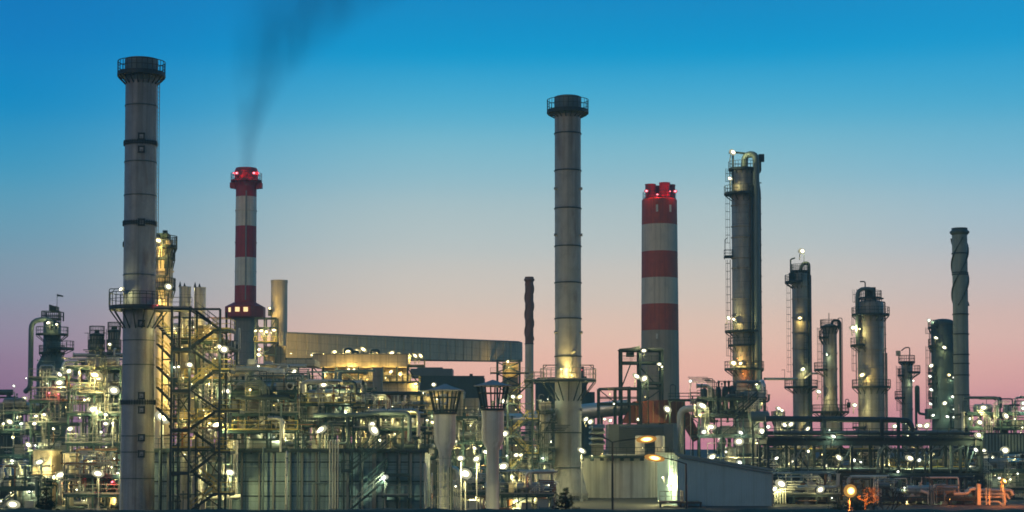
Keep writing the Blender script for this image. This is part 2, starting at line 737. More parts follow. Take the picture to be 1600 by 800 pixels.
def deck(host, x0, x1, y0, y1, z, h=1.1, mat='steel', rmat=None, sides='flrb', thick=.2, name='deck'):
    m = MB()
    m.box((x0, y0, z - thick), (x1, y1, z))
    n = max(1, int((x1 - x0) / 2.5))
    for i in range(n + 1):
        x = x0 + .08 + (x1 - x0 - .16) * i / n
        m.box((x - .05, y0 + .05, z - thick - .14), (x + .05, y1 - .05, z - thick))
    d = m.build(name, M[mat], host)
    e = .05
    c = {'f': ((x0 + e, y0 + e, z), (x1 - e, y0 + e, z)), 'b': ((x0 + e, y1 - e, z), (x1 - e, y1 - e, z)),
         'l': ((x0 + e, y0 + e, z), (x0 + e, y1 - e, z)), 'r': ((x1 - e, y0 + e, z), (x1 - e, y1 - e, z))}
    for s in sides:
        m = MB()
        rail(m, c[s], h)
        m.build('railing', M[rmat or mat], d)
    return d


def dome(r, z0, z1, k=.28, cone=None):
    pr = []
    for i in range(5):
        a = PI / 2 * i / 4
        pr.append((max(.01, r * math.sin(a)), z0 + r * k * (1 - math.cos(a))))
    for i in range(5):
        a = PI / 2 * (1 - i / 4)
        pr.append((max(.01, r * math.sin(a)), z1 - r * k * (1 - math.cos(a))))
    return pr


def drum(host, a, b, r, mat='vessel', name='drum', n=20):
    """horizontal vessel with dished ends"""
    a, b = Vector(a), Vector(b)
    m = MB()
    d = (b - a).normalized()
    m.tube([a, b], r, n)
    m.tube([a, a - d * r * .22], r * .98, n, r2=r * .7)
    m.tube([a - d * r * .22, a - d * r * .34], r * .7, n, r2=r * .15)
    m.tube([b, b + d * r * .22], r * .98, n, r2=r * .7)
    m.tube([b + d * r * .22, b + d * r * .34], r * .7, n, r2=r * .15)
    for t in (.2, .8):
        p = a + (b - a) * t
        m.cbox((p.x, p.y, p.z - r), (.3, r * 1.3, r * .9))
    m.cyl((a + b) / 2 + Vector((0, 0, r * .9)), (a + b) / 2 + Vector((0, 0, r * 1.35)), r * .2, n=8)
    return m.build(name, M[mat], host)


PIPE_MATS = ['alu_pipe'] * 5 + ['white_pipe'] * 2 + ['grey_pipe'] * 4 + ['dark_pipe'] * 4 + ['rusty_pipe']


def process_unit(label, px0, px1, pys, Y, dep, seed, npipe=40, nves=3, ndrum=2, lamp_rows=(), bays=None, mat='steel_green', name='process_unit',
                 zbase=0.0, braces=True, cat='process plant', rmat=None, group=None, big=1.0, pf=1.0, glow=6, gk='wwwcy', gp=85):
    """open steel frame with decks, railings, pipes, vessels and drums; pys = deck heights in the photo, top first"""
    rr = random.Random(seed)
    pm = sum(pys) / len(pys)
    x0, x1 = Xp(px0, pm, Y), Xp(px1, pm, Y)
    zs = [Zp(p, Y) for p in pys]
    t = thing(name, label, cat, ((x0 + x1) / 2, Y + dep / 2, zbase), group)
    nb = bays or max(1, round((x1 - x0) / 3.1))
    xs = [x0 + (x1 - x0) * i / nb for i in range(nb + 1)]
    ys = [Y, Y + dep]
    m = MB()
    for x in xs:
        for y in ys:
            m.beam((x, y, zbase), (x, y, zs[0] + rr.uniform(0, .8)), .2)
    for z in zs:
        for y in ys:
            m.beam((x0, y, z - .26), (x1, y, z - .26), .13, .22)
        for x in xs:
            m.beam((x, Y, z - .26), (x, Y + dep, z - .26), .13, .2)
    lv = [zbase] + zs[::-1]
    if braces:
        for i in range(nb):
            for a, b in zip(lv, lv[1:]):
                if rr.random() < .5 and b - a > 1.5:
                    if rr.random() < .5:
                        m.beam((xs[i], Y, a), (xs[i + 1], Y, b - .4), .13)
                    else:
                        m.beam((xs[i], Y + dep, b - .4), (xs[i + 1], Y + dep, a), .13)
                        m.beam((xs[i], Y + dep, a), (xs[i + 1], Y + dep, b - .4), .13)
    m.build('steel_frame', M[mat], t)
    for z in zs:
        deck(t, x0 - .3, x1 + .3, Y - .15, Y + dep + .15, z, mat=mat, rmat=rmat or rr.choice(['steel_green', 'steel_green', 'steel_light', 'yellow']), sides='fb', thick=.1)
    # vessels
    for i in range(nves):
        li = rr.randrange(len(lv) - 1) if len(lv) > 1 else 0
        a = lv[li]
        b = lv[li + 1] if li + 1 < len(lv) else a + 4
        hh = (b - a) * rr.uniform(.6, 1.25)
        r = rr.uniform(.45, .95) * big
        x = rr.uniform(x0 + r, x1 - r)
        y = rr.uniform(Y + r + .2, max(Y + r + .3, Y + dep - r))
        m = MB()
        m.lathe(dome(r, a + .5, a + .5 + hh), (x, y), 20)
        m.ring((x, y), a + .5 + hh * .3, r * .98, r + .05, .1, 20)
        m.ring((x, y), a + .5 + hh * .72, r * .98, r + .05, .1, 20)
        for q in range(4):
            an = PI / 4 + q * PI / 2
            m.beam((x + r * .8 * math.cos(an), y + r * .8 * math.sin(an), a), (x + r * .8 * math.cos(an), y + r * .8 * math.sin(an), a + 1), .12)
        m.cyl((x, y, a + .4 + hh), (x, y, a + .9 + hh), r * .2, n=8)
        m.build('vessel', M[rr.choice(['vessel', 'vessel', 'white_pipe', 'tower'])], t)
    for i in range(ndrum):
        li = rr.randrange(len(lv))
        r = rr.uniform(.4, .75) * big
        ln = rr.uniform(2.5, min(6.0, max(2.6, x1 - x0 - 2)))
        x = rr.uniform(x0 + .5, max(x0 + .6, x1 - ln - .5))
        y = rr.uniform(Y + r, Y + dep - r)
        drum(t, (x, y, lv[li] + r * 1.35), (x + ln, y, lv[li] + r * 1.35), r, rr.choice(['vessel', 'alu', 'white_pipe', 'tower']))
    # equipment boxes, valves and small gear
    for i in range(int(npipe * .2)):
        a = rr.choice(lv)
        w, d_, hh = rr.uniform(.4, 1.3), rr.uniform(.4, 1), rr.uniform(.5, 1.5)
        x, y = rr.uniform(x0, x1 - w), rr.uniform(Y + .2, Y + dep - d_)
        m = MB()
        m.box((x, y, a + .02), (x + w, y + d_, a + hh))
        m.box((x + .06, y - .05, a + .2), (x + w - .06, y - .005, a + hh - .15))
        m.box((x - .05, y - .06, a + hh), (x + w + .05, y + d_ + .05, a + hh + .07))
        m.build('equipment_cabinet', M[rr.choice(['steel_light', 'galv', 'cream', 'white_pipe'])], t)
    # pipes
    ztop = zs[0] + 1.5
    for i in range(int(npipe * .8)):
        r = rr.choice([.045, .05, .06, .06, .08, .08, .1, .12, .16, .22, .28]) * big
        x, y, z = rr.uniform(x0 - .2, x1 + .2), rr.uniform(Y - .35, Y + dep + .2), rr.uniform(zbase + .3, ztop)
        pts = [Vector((x, y, z))]
        ax = rr.choice('xzz')
        for k in range(rr.choice([1, 2, 2, 3, 3, 4])):
            p = pts[-1].copy()
            if ax == 'x':
                q = rr.uniform(1.2, 7) * rr.choice((-1, 1))
                p.x = min(x1 + .6, max(x0 - .6, p.x + q))
                if abs(p.x - pts[-1].x) < .8:
                    p.x = pts[-1].x + (1.6 if pts[-1].x < (x0 + x1) / 2 else -1.6)
                ax = rr.choice('zzy')
            elif ax == 'z':
                q = rr.uniform(1, 5) * rr.choice((-1, 1))
                p.z = min(ztop + 1, max(zbase + .1, p.z + q))
                if abs(p.z - pts[-1].z) < .7:
                    p.z = pts[-1].z + (1.4 if pts[-1].z < (zbase + ztop) / 2 else -1.2)
                ax = rr.choice('xxy')
            else:
                q = rr.uniform(.8, dep * .6) * rr.choice((-1, 1))
                p.y = min(Y + dep, max(Y - .3, p.y + q))
                if abs(p.y - pts[-1].y) < .5:
                    p.y = pts[-1].y + (.9 if pts[-1].y < Y + dep / 2 else -.9)
                ax = rr.choice('xz')
            pts.append(p)
        m = MB()
        m.tube(pts, r, 8 if r < .2 else 12)
        for p, q in ((pts[0], pts[1]), (pts[-1], pts[-2])):       # flanged ends
            d = (q - p).normalized()
            m.tube([p, p + d * .09], r * 1.55, 8)
        if rr.random() < .4:                                       # a valve on the run
            p = (pts[0] + pts[1]) / 2
            d = (pts[1] - pts[0]).normalized()
            m.tube([p - d * r * 1.6, p + d * r * 1.6], r * 1.7, 8)
            m.beam(p, p + Vector((0, -.3, .25)), .05)
            m.tube([p + Vector((0, -.3, .25)), p + Vector((0, -.34, .28))], .2, 8)
        m.build('pipe', M[rr.choice(PIPE_MATS)], t)
    # banks of parallel risers, with a bend at the top
    left = max(0, 98 - int(npipe * .8))
    for b in range(max(1, int((x1 - x0) / 3))):
        nbk = rr.choice((3, 4, 5))
        if left < nbk:
            break
        left -= nbk
        r = rr.choice((.045, .06, .08))
        x, y = rr.uniform(x0, x1 - 1.5), Y - rr.uniform(.1, .4)
        i0 = rr.randrange(len(lv))
        za = lv[i0] + .1
        zb = min(ztop + rr.uniform(0, 1.5), za + rr.uniform(2.5, 7))
        s_ = rr.choice((-1, 1))
        ln = rr.uniform(.8, 3)
        pmat = M[rr.choice(['alu_pipe', 'alu_pipe', 'grey_pipe', 'white_pipe', 'dark_pipe'])]
        for q in range(nbk):
            m = MB()
            xx = x + q * r * 4.2
            zz = zb - (q if s_ < 0 else nbk - q) * r * 4
            m.tube([(xx, y, za), (xx, y, zz), (xx + s_ * ln, y, zz)], r, 8)
            m.build('pipe', pmat, t)
    # thin things breaking the top line
    for i in range(max(2, int((x1 - x0) / 3))):
        x, y = rr.uniform(x0, x1), rr.uniform(Y, Y + dep)
        hh = rr.uniform(1.0, 2.6)
        m = MB()
        m.cyl((x, y, zs[0]), (x, y, zs[0] + hh), .05, .04, 6)
        if rr.random() < .5:
            m.tube([(x, y, zs[0] + hh - .05), (x + .1, y, zs[0] + hh + .2), (x + .6, y, zs[0] + hh + .2), (x + .65, y, zs[0] + hh)], .045, 6, bend=.15)
        else:
            m.cyl((x, y, zs[0] + hh - .3), (x, y, zs[0] + hh), .12, .12, 8)
        m.build('vent_pipe', M[rr.choice(['grey_pipe', 'dark_pipe', 'steel_light'])], t)
    for i in range(max(1, len(zs) - 1)):
        if len(zs) < 2:
            break
        ladder(t, rr.uniform(x0 + .5, x1 - .5), Y - .3, zs[i + 1], zs[i] + 1, mat='steel_light')
    lamps(t, Y - .4, lamp_rows, pf)
    for i in range(glow):           # small lamps added at random inside to brighten the pipework
        z = rr.choice(lv[1:]) - rr.uniform(.5, .9) if rr.random() < .8 else zs[0] + rr.uniform(.8, 1.8)
        floodlight(t, (rr.uniform(x0 + .5, x1 - .5), rr.uniform(Y + .8, Y + dep * .8), z), rr.uniform(.2, .34), rr.choice(gk), gp * rr.uniform(.6, 1.5))
    return t


def shell_rings(m, c, r_at, zs, h=.16, out=.1, n=40):
    for z in zs:
        m.ring(c, z, r_at(z) - .03, r_at(z) + out, h, n)


# ================================================================== GROUND
m = MB()
m.add([(-4000, 60, 0), (4000, 60, 0), (4000, 9000, 0), (-4000, 9000, 0)], [(0, 1, 2, 3)])
tag(m.build('ground', M['ground']), 'dark paved yard under the refinery', 'ground', kind='structure')
m = MB()    # grassy bank just in front of the plant, its crest hides the yard
nx, pr = 160, [(60, -.02), (84, 1.7), (93, 3.4), (97, 3.74), (101, 3.6), (108, 1.7), (116, -.02)]
vs = []
for i in range(nx + 1):
    x = -110 + 220 * i / nx
    for y, z in pr:
        vs.append((x, y + R.uniform(-.4, .4), z + (R.uniform(-.10, .08) if z > 0 else 0)))
fs = []
k = len(pr)
for i in range(nx):
    for j in range(k - 1):
        fs.append((i * k + j, (i + 1) * k + j, (i + 1) * k + j + 1, i * k + j + 1))
m.add(vs, fs)
tag(m.build('embankment', M['grassy'], sharp=180), 'dark grassy bank along the bottom of the view', 'bank', kind='structure')

# ================================================================== CHIMNEYS
def axis(px, py, Y):
    return (Xp(px, py, Y), Y)


# ---- tall grey chimney on the left
Y = 200
c = axis(217.5, 450, Y)
k = K(Y)
t = thing('chimney', 'tallest grey steel chimney, at the left, with hatches and a round top walkway', 'chimney', (c[0], c[1], 0))
zt = Zp(93, Y)


def r1(z):
    zz = Zp(560, Y)
    return 24.6 * k if z > zz else 24.6 * k + (zz - z) / zz * 2.4 * k


m = MB()
zz = [0, Zp(700, Y), Zp(640, Y), Zp(560, Y), Zp(128, Y)]
m.lathe([(r1(z), z) for z in zz], c, 56)
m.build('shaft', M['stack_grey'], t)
for p in (167, 255, 307, 431, 461, 533, 571, 682, 707, 748):
    m = MB()
    shell_rings(m, c, r1, [Zp(p, Y)], .10, .06, 56)
    m.build('stiffener_ring', M['tower_dark'], t)
m = MB()
m.lathe([(24.6 * k, Zp(128, Y)), (26 * k, Zp(122, Y)), (26 * k, zt), (23 * k, zt), (22.5 * k, zt - 1)], c, 48)
m.build('crown', M['grey_pipe'], t)
for p in (227, 352, 631):
    m = MB()
    z = Zp(p, Y)
    m.ring(c, z, r1(z) - .03, r1(z) + .16, .11, 56)
    m.ring(c, z + .2, r1(z) - .03, r1(z) + .16, .11, 56)
    for i in range(40):
        a = 2 * PI * i / 40
        q = Vector((c[0] + (r1(z) + .1) * math.cos(a), c[1] + (r1(z) + .1) * math.sin(a), z - .12))
        m.beam(q, q + Vector((0, 0, .56)), .07)
    m.build('flange', M['steel'], t)
platform(t, c, Zp(116, Y), 24.6 * k, 37.5 * k, h=1.35, drop=.9, thick=.3, nbr=20)
platform(t, c, Zp(481, Y), 24.6 * k, 46 * k, h=1.6, drop=2.0, thick=.3, nbr=16)
for p in (217, 237, 350, 507, 619, 641, 684, 709):
    z = Zp(p, Y)
    x = Xp(226, p, Y)
    m = MB()
    yy = Y - math.sqrt(max(.1, r1(z) ** 2 - (x - c[0]) ** 2))
    m.box((x - .34, yy - .07, z - .36), (x + .34, yy + .6, z + .36))
    for sx in (-1, 1):
        m.box((x + sx * .3 - .06, yy - .14, z - .4), (x + sx * .3 + .06, yy - .075, z + .4))
    for sz in (-1, 1):
        m.box((x - .4, yy - .15, z + sz * .34 - .05), (x + .4, yy - .08, z + sz * .34 + .05))
    m.cyl((x - .1, yy - .12, z - .1), (x + .12, yy - .12, z - .1), .04, n=6)
    hatch = m.build('inspection_hatch', M['steel'], t)
    m = MB()
    m.box((x - .2, yy - .115, z - .22), (x + .2, yy - .072, z + .22))
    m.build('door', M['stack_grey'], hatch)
ladder(t, c[0] + (25 * k + .3) * .97, Y - .35, Zp(478, Y), Zp(118, Y), ang=-.2, cage=False, mat='steel_light')
m = MB()
m.cyl((c[0] - 26 * k, Y, Zp(382, Y)), (c[0] - 22 * k, Y, Zp(382, Y)), .32, n=12)
m.build('nozzle', M['steel'], t)
m = MB()   # gantry carrying the left lamp
m.tube([(c[0] - 45 * k, Y - .6, Zp(481, Y)), (c[0] - 45 * k, Y - .6, Zp(452, Y)), (c[0] - 26 * k, Y - .6, Zp(452, Y))], .05, 6, bend=.2)
m.beam((c[0] - 45 * k, Y - .6, Zp(463, Y)), (c[0] - 36 * k, Y - .6, Zp(452, Y)), .06)
m.build('lamp_bracket', M['steel'], t)
lamps(t, Y - 2.2, [(190, 452, 1.0, 'w'), (246, 477, .35, 'r')])

# ---- second grey chimney, centre right
Y = 250
c = axis(887.5, 450, Y)
k = K(Y)
t = thing('chimney', 'grey steel chimney right of centre, with one lamplit platform and a flared foot', 'chimney', (c[0], c[1], 0))
r2 = lambda z: 20.6 * k
m = MB()
m.lathe([(20.6 * k, Zp(728, Y)), (20.6 * k, Zp(180, Y))], c, 52)
for p in (210, 268, 327, 386, 443, 499, 558, 677):
    q = MB()
    shell_rings(q, c, r2, [Zp(p, Y)], .14, .10, 52)
    q.build('stiffener_ring', M['steel'], t)
for p in (296, 368, 520, 640):
    for a in (-.25, PI + .35):
        z = Zp(p, Y)
        m.cyl((c[0] + r2(0) * .9 * math.cos(a), Y + r2(0) * .9 * math.sin(a) - .3, z), (c[0] + (r2(0) + .22) * math.cos(a), Y + (r2(0) + .1) * math.sin(a) - .3, z), .2, n=10)
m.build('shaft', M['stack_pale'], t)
m = MB()
m.lathe([(20.6 * k, Zp(180, Y)), (21.3 * k, Zp(176, Y)), (21.3 * k, Zp(152, Y)), (19 * k, Zp(151, Y)), (18.6 * k, Zp(151, Y) - 1)], c, 48)
m.build('crown', M['grey_pipe'], t)
platform(t, c, Zp(174, Y), 20.6 * k, 33 * k, h=1.55, drop=.6, thick=.32, nbr=18)
pl = platform(t, c, Zp(594, Y), 20.6 * k, 44 * k, h=1.55, drop=2.6, thick=.25, nbr=16, rmat='steel_light')
for sx in (-1, 1):
    m = MB()
    x = c[0] + sx * 39 * k
    m.beam((x, Y - 1, Zp(594, Y)), (x, Y - 1, Zp(571, Y)), .12)
    m.beam((x, Y - 1, Zp(571, Y)), (c[0] + sx * 18 * k, Y - 1, Zp(571, Y)), .12)
    m.beam((x, Y - 1, Zp(577, Y)), (x - sx * .5, Y - 1, Zp(571, Y)), .1)
    m.build('gantry', M['steel'], t)
m = MB()   # flared square foot on legs
z0, z1_, z2 = Zp(770, Y), Zp(735, Y), Zp(728, Y)
m.lathe([(22.3 * k, z1_ - .15), (22.3 * k, z1_ + .25), (20.6 * k, z1_ + .26)], c, 48)
m.ring(c, z1_ + .45, 20 * k, 22.5 * k, .25, 48)
n = 40
vs = []
for i in range(n):
    a = 2 * PI * i / n
    ca, sa = math.cos(a), math.sin(a)
    q = 1 / max(abs(ca), abs(sa))
    vs.append((c[0] + 29 * k * ca * q, Y + 29 * k * sa * q, z0))
for i in range(n):
    a = 2 * PI * i / n
    vs.append((c[0] + 21.6 * k * math.cos(a), Y + 21.6 * k * math.sin(a), z1_))
m.add(vs, [(i, (i + 1) % n, n + (i + 1) % n, n + i) for i in range(n)])
m.box((c[0] - 30 * k, Y - 30 * k, z0 - .35), (c[0] + 30 * k, Y + 30 * k, z0))
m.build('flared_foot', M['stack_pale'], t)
m = MB()
for i in range(11):
    x = c[0] - 28 * k + 56 * k * i / 10
    m.box((x - .13, Y - 29.5 * k, 0), (x + .13, Y - 29.5 * k + .26, z0 - .352))
for sx in (-1, 1):
    for sy in (0, 1):
        m.box((c[0] + sx * 28 * k - .2, Y + sy * 28 * k - .2, 0), (c[0] + sx * 28 * k + .2, Y + sy * 28 * k + .2, z0 - .352))
m.box((c[0] - 22 * k, Y - 20 * k, 0), (c[0] + 22 * k, Y + 20 * k, z0 - .5))
m.build('support_frame', M['steel_light'], t)
m = MB()   # lever bracket and manhole above the platform
m.tube([(c[0] + 6 * k, Y - 20 * k, Zp(560, Y)), (c[0] + 3 * k, Y - 24 * k, Zp(582, Y))], .16, 8)
m.tube([(c[0] + 6 * k, Y - 20 * k, Zp(552, Y)), (c[0] + 11 * k, Y - 23 * k, Zp(549, Y))], .2, 8)
m.build('davit', M['steel_light'], t)
floodlight(t, P(877, 577, Y - 2.9), .55, 'y', 1100)
floodlight(t, P(909, 578, Y - 2.2), .3, 'r', 15)
floodlight(t, P(893, 586, Y - 3.1), .4, 'y', 600)


# ---- red and white chimney, left
Y = 420
c = axis(384, 400, Y)
k = K(Y)
t = thing('striped_chimney', 'slim red and white striped chimney with a red cabin round its waist', 'chimney', (c[0], c[1], 0))
m = MB()
b = [565, 497, 478, 447, 403, 354, 308, 292]
ra = [17.6, 17.4, 17, 16.8, 16.6, 16.4, 16.2, 16.2]
prof, mis = [(17.6 * k, 0)], []
for i, p in enumerate(b):
    prof.append((ra[i] * k, Zp(p, Y)))
mis = [2, 2, 2, 0, 1, 0, 1, 0]
m.lathe(prof, c, 44, mis=mis)
for p in (330, 380, 425):
    m.mi = 1 if p != 380 else 0
    m.ring(c, Zp(p, Y), 16 * k, 17.3 * k, .2, 40)
m.mi = 3
m.box((c[0] + 1.5 * k, Y - 17.3 * k, Zp(470, Y)), (c[0] + 3.4 * k, Y - 15 * k, Zp(300, Y)))
m.build('shaft', [M['red'], M['cream'], M['concrete'], M['steel_light']], t)
m = MB()
m.lathe([(16.2 * k, Zp(292, Y)), (18.5 * k, Zp(284, Y)), (18.5 * k, Zp(268, Y)), (16.5 * k, Zp(263, Y)), (15 * k, Zp(263, Y)), (14 * k, Zp(266, Y))], c, 44)
m.build('crown', M['red'], t)
platform(t, c, Zp(283, Y), 18 * k, 24.5 * k, h=1.7, drop=.9, mat='red', rmat='steel', nbr=16)
for sx in (-1, 1):
    m = MB()
    x0_, x1_ = sorted((c[0] + sx * 16 * k, c[0] + sx * 25 * k))
    m.hexa([(x0_, Y - 1, Zp(294 if sx < 0 else 297, Y)), (x1_, Y - 1, Zp(297 if sx < 0 else 294, Y)), (x1_, Y + 1, Zp(294, Y)), (x0_, Y + 1, Zp(294, Y)),
            (x0_, Y - 1, Zp(286, Y)), (x1_, Y - 1, Zp(286, Y)), (x1_, Y + 1, Zp(286, Y)), (x0_, Y + 1, Zp(286, Y))])
    m.build('side_box', M['red'], t)
m = MB()   # octagonal cabin
n = 8
z0, z1_, z2, z3 = Zp(498, Y), Zp(496, Y), Zp(480, Y), Zp(473, Y)
vs = []
for r_, z in ((29, z0), (32.5, z1_), (32.5, z2), (19, z3)):
    for i in range(n):
        a = 2 * PI * (i + .5) / n
        vs.append((c[0] + r_ * k * math.cos(a), Y + r_ * k * math.sin(a), z))
fs = [(j * n + i, j * n + (i + 1) % n, (j + 1) * n + (i + 1) % n, (j + 1) * n + i) for j in range(3) for i in range(n)]
fs.append(tuple(range(n - 1, -1, -1)))
m.add(vs, fs)
cab = m.build('cabin', M['red'], t)
ap = 32.5 * k * math.cos(PI / 8)
for dxp, dd in ((-8, 0), (5, 0)):
    m = MB()
    x = c[0] + dxp * k
    m.box((x - 3.4 * k, Y - ap - .12, Zp(489, Y)), (x + 3.4 * k, Y - ap - .01, Zp(482, Y)))
    m.build('window', M['window_lit'], cab)
for sx in (-1,):
    m = MB()
    a = -PI / 2 + sx * PI / 4
    d = Vector((math.cos(a), math.sin(a), 0))
    s = Vector((-d.y, d.x, 0))
    o = Vector((c[0], Y, 0)) + d * (ap + .06)
    z0, z1_ = Zp(489, Y), Zp(482, Y)
    q = [o - s * .4, o + s * .4]
    m.hexa([q[0] + Vector((0, 0, z0)), q[1] + Vector((0, 0, z0)), q[1] - d * .1 + Vector((0, 0, z0)), q[0] - d * .1 + Vector((0, 0, z0)),
            q[0] + Vector((0, 0, z1_)), q[1] + Vector((0, 0, z1_)), q[1] - d * .1 + Vector((0, 0, z1_)), q[0] - d * .1 + Vector((0, 0, z1_))])
    m.build('window', M['window_lit'], cab)
for px, s in ((370, 1.3), (397, 1.3), (365, .7), (404, .7)):
    floodlight(t, P(px, 270.5, Y - 3.2 if s > 1 else Y - .5), s, 'r', 110 * s, yaw=0, roll=0)

# smoke trailing from it
Ys = 420
z_base, z_end = Zp(262, Ys), Zp(-70, Ys)
x_base = c[0] + 1.5 * k
LS = Zp(0, Ys) - z_base
m = MB()
CA, RA, RB = 104 * K(Ys), 16 * K(Ys), 112 * K(Ys)


def smoke_c(u):
    return x_base + CA * u ** 2.3, RA + RB * u ** 1.9


u_end = (z_end - z_base) / LS
vs, fs, n, rows = [], [], 24, 22
for i in range(rows + 1):
    u = u_end * i / rows
    xx, rr_ = smoke_c(u)
    for j in range(n):
        a = 2 * PI * j / n
        vs.append((xx + rr_ * 1.15 * math.cos(a), Ys + rr_ * 1.15 * math.sin(a), z_base + LS * u + .1))
for i in range(rows):
    for j in range(n):
        fs.append((i * n + j, i * n + (j + 1) % n, (i + 1) * n + (j + 1) % n, (i + 1) * n + j))
fs += [tuple(range(n - 1, -1, -1)), tuple(range(rows * n, rows * n + n))]
m.add(vs, fs)
sm = bpy.data.materials.new('smoke')
sm.use_nodes = True
t_ = sm.node_tree
t_.nodes.clear()
n_, l_ = t_.nodes.new, t_.links.new


def sm_math(op, a, b=0.0, clamp=False):
    q = n_('ShaderNodeMath')
    q.operation = op
    q.use_clamp = clamp
    for i, v in enumerate((a, b)):
        if isinstance(v, (int, float)):
            q.inputs[i].default_value = v
        else:
            l_(v, q.inputs[i])
    return q.outputs[0]


tcn = n_('ShaderNodeTexCoord')
sx_ = n_('ShaderNodeSeparateXYZ')
l_(tcn.outputs['Object'], sx_.inputs[0])
u_ = sm_math('MAXIMUM', sm_math('DIVIDE', sx_.outputs[2], LS), .001)
cx_ = sm_math('MULTIPLY', sm_math('POWER', u_, 2.3), CA)
rx_ = sm_math('ADD', sm_math('MULTIPLY', sm_math('POWER', u_, 1.9), RB), RA)
ddx = sm_math('SUBTRACT', sx_.outputs[0], cx_)
rad = sm_math('SQRT', sm_math('ADD', sm_math('MULTIPLY', ddx, ddx), sm_math('MULTIPLY', sx_.outputs[1], sx_.outputs[1])))
fall = sm_math('SUBTRACT', 1.12, sm_math('DIVIDE', rad, rx_), clamp=True)
mp = n_('ShaderNodeMapping')
mp.inputs['Scale'].default_value = (1, 1, .45)
l_(tcn.outputs['Object'], mp.inputs[0])
nz = n_('ShaderNodeTexNoise')
nz.inputs['Scale'].default_value = .17
nz.inputs['Detail'].default_value = 5
l_(mp.outputs[0], nz.inputs['Vector'])
nf = sm_math('MAXIMUM', sm_math('SUBTRACT', sm_math('MULTIPLY', nz.outputs[0], 4.2), 1.15), .12)
dens = sm_math('MULTIPLY', sm_math('MULTIPLY', fall, nf), sm_math('DIVIDE', .44, sm_math('ADD', rx_, 2.0)))
pv = n_('ShaderNodeVolumePrincipled')
pv.inputs['Color'].default_value = (.03, .24, .46, 1)
pv.inputs['Anisotropy'].default_value = .2
l_(dens, pv.inputs['Density'])
om = n_('ShaderNodeOutputMaterial')
l_(pv.outputs[0], om.inputs['Volume'])
tag(m.build('smoke', sm, origin=(x_base, Ys, z_base)), 'dark smoke plume drifting up and right from the slim striped chimney', 'smoke', kind='stuff')

# ---- red and white multi flue chimney, right
Y = 430
c = axis(1031, 480, Y)
k = K(Y)
t = thing('striped_chimney', 'broad faded red and cream chimney crowned by separate flue pipes', 'chimney', (c[0], c[1], 0))
m = MB()
b = [(0, 30.0), (630, 30.0), (517, 29.2), (476, 28.9), (435, 28.6), (394, 28.3), (352, 28.0), (313, 27.6)]
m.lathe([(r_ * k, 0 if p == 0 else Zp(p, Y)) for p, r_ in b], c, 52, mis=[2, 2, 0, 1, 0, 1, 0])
m.mi = 0
m.lathe([(27.6 * k, Zp(313, Y)), (25 * k, Zp(311, Y)), (20 * k, Zp(311, Y))], c, 44)
m.mi = 3
for dxp in (-6, 15):
    a = math.asin(dxp / 28)
    x, y = c[0] + dxp * k, Y - 28.2 * k * math.cos(a)
    m.box((x - .25, y - .06, Zp(334, Y)), (x + .25, y + .4, Zp(323, Y)))
m.cbox((c[0] - 7 * k, Y - 29 * k, Zp(527, Y)), (.5, .5, 1.2))
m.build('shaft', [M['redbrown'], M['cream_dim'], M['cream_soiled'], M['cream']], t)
for dxp, dyp, rp, top in ((-14.5, -7, 8.2, 289), (7.5, -10, 8.4, 287), (17.5, 6, 8, 288), (-4, 13, 8, 289)):
    m = MB()
    cc = (c[0] + dxp * k, Y + dyp * k)
    m.lathe([(rp * k, Zp(313, Y)), (rp * k, Zp(top + 1.5, Y)), (rp * k * 1.06, Zp(top + 1.3, Y)), (rp * k * 1.06, Zp(top, Y)), (rp * k * .85, Zp(top, Y)), (rp * k * .8, Zp(top + 4, Y))], cc, 28)
    m.build('flue', M['red'], t)
m = MB()
rail(m, arc(c, 26 * k, Zp(311, Y), 0, 2 * PI, 24)[:-1], 1.5, closed=True)
m.build('railing', M['steel'], t)
for px, py, s in ((1010, 298.5, 1.4), (1027, 304, 1.1), (1055, 299, 1.4), (1047, 299, .7)):
    floodlight(t, P(px, py, Y - 3.35), s, 'r', 130 * s, yaw=0, roll=0)

# ---- pale plain flue beside the gallery
Y = 385
c = axis(436, 500, Y)
k = K(Y)
t = thing('flue', 'short plain pale flue standing beside the slim striped chimney', 'chimney', (c[0], c[1], 0))
m = MB()
m.lathe([(13.2 * k, 0), (12.8 * k, Zp(442, Y)), (13.3 * k, Zp(442, Y)), (13.3 * k, Zp(438, Y)), (11 * k, Zp(438, Y)), (11 * k, Zp(441, Y))], c, 40)
m.build('shaft', M['cream_dim'], t)
m = MB()
m.cbox((c[0] - 13 * k, Y - 8 * k, Zp(489, Y)), (.8, .6, 1.4))
m.build('bracket', M['steel'], t)
floodlight(t, P(421, 482, Y - 3.4), 1.0, 'y', 450)


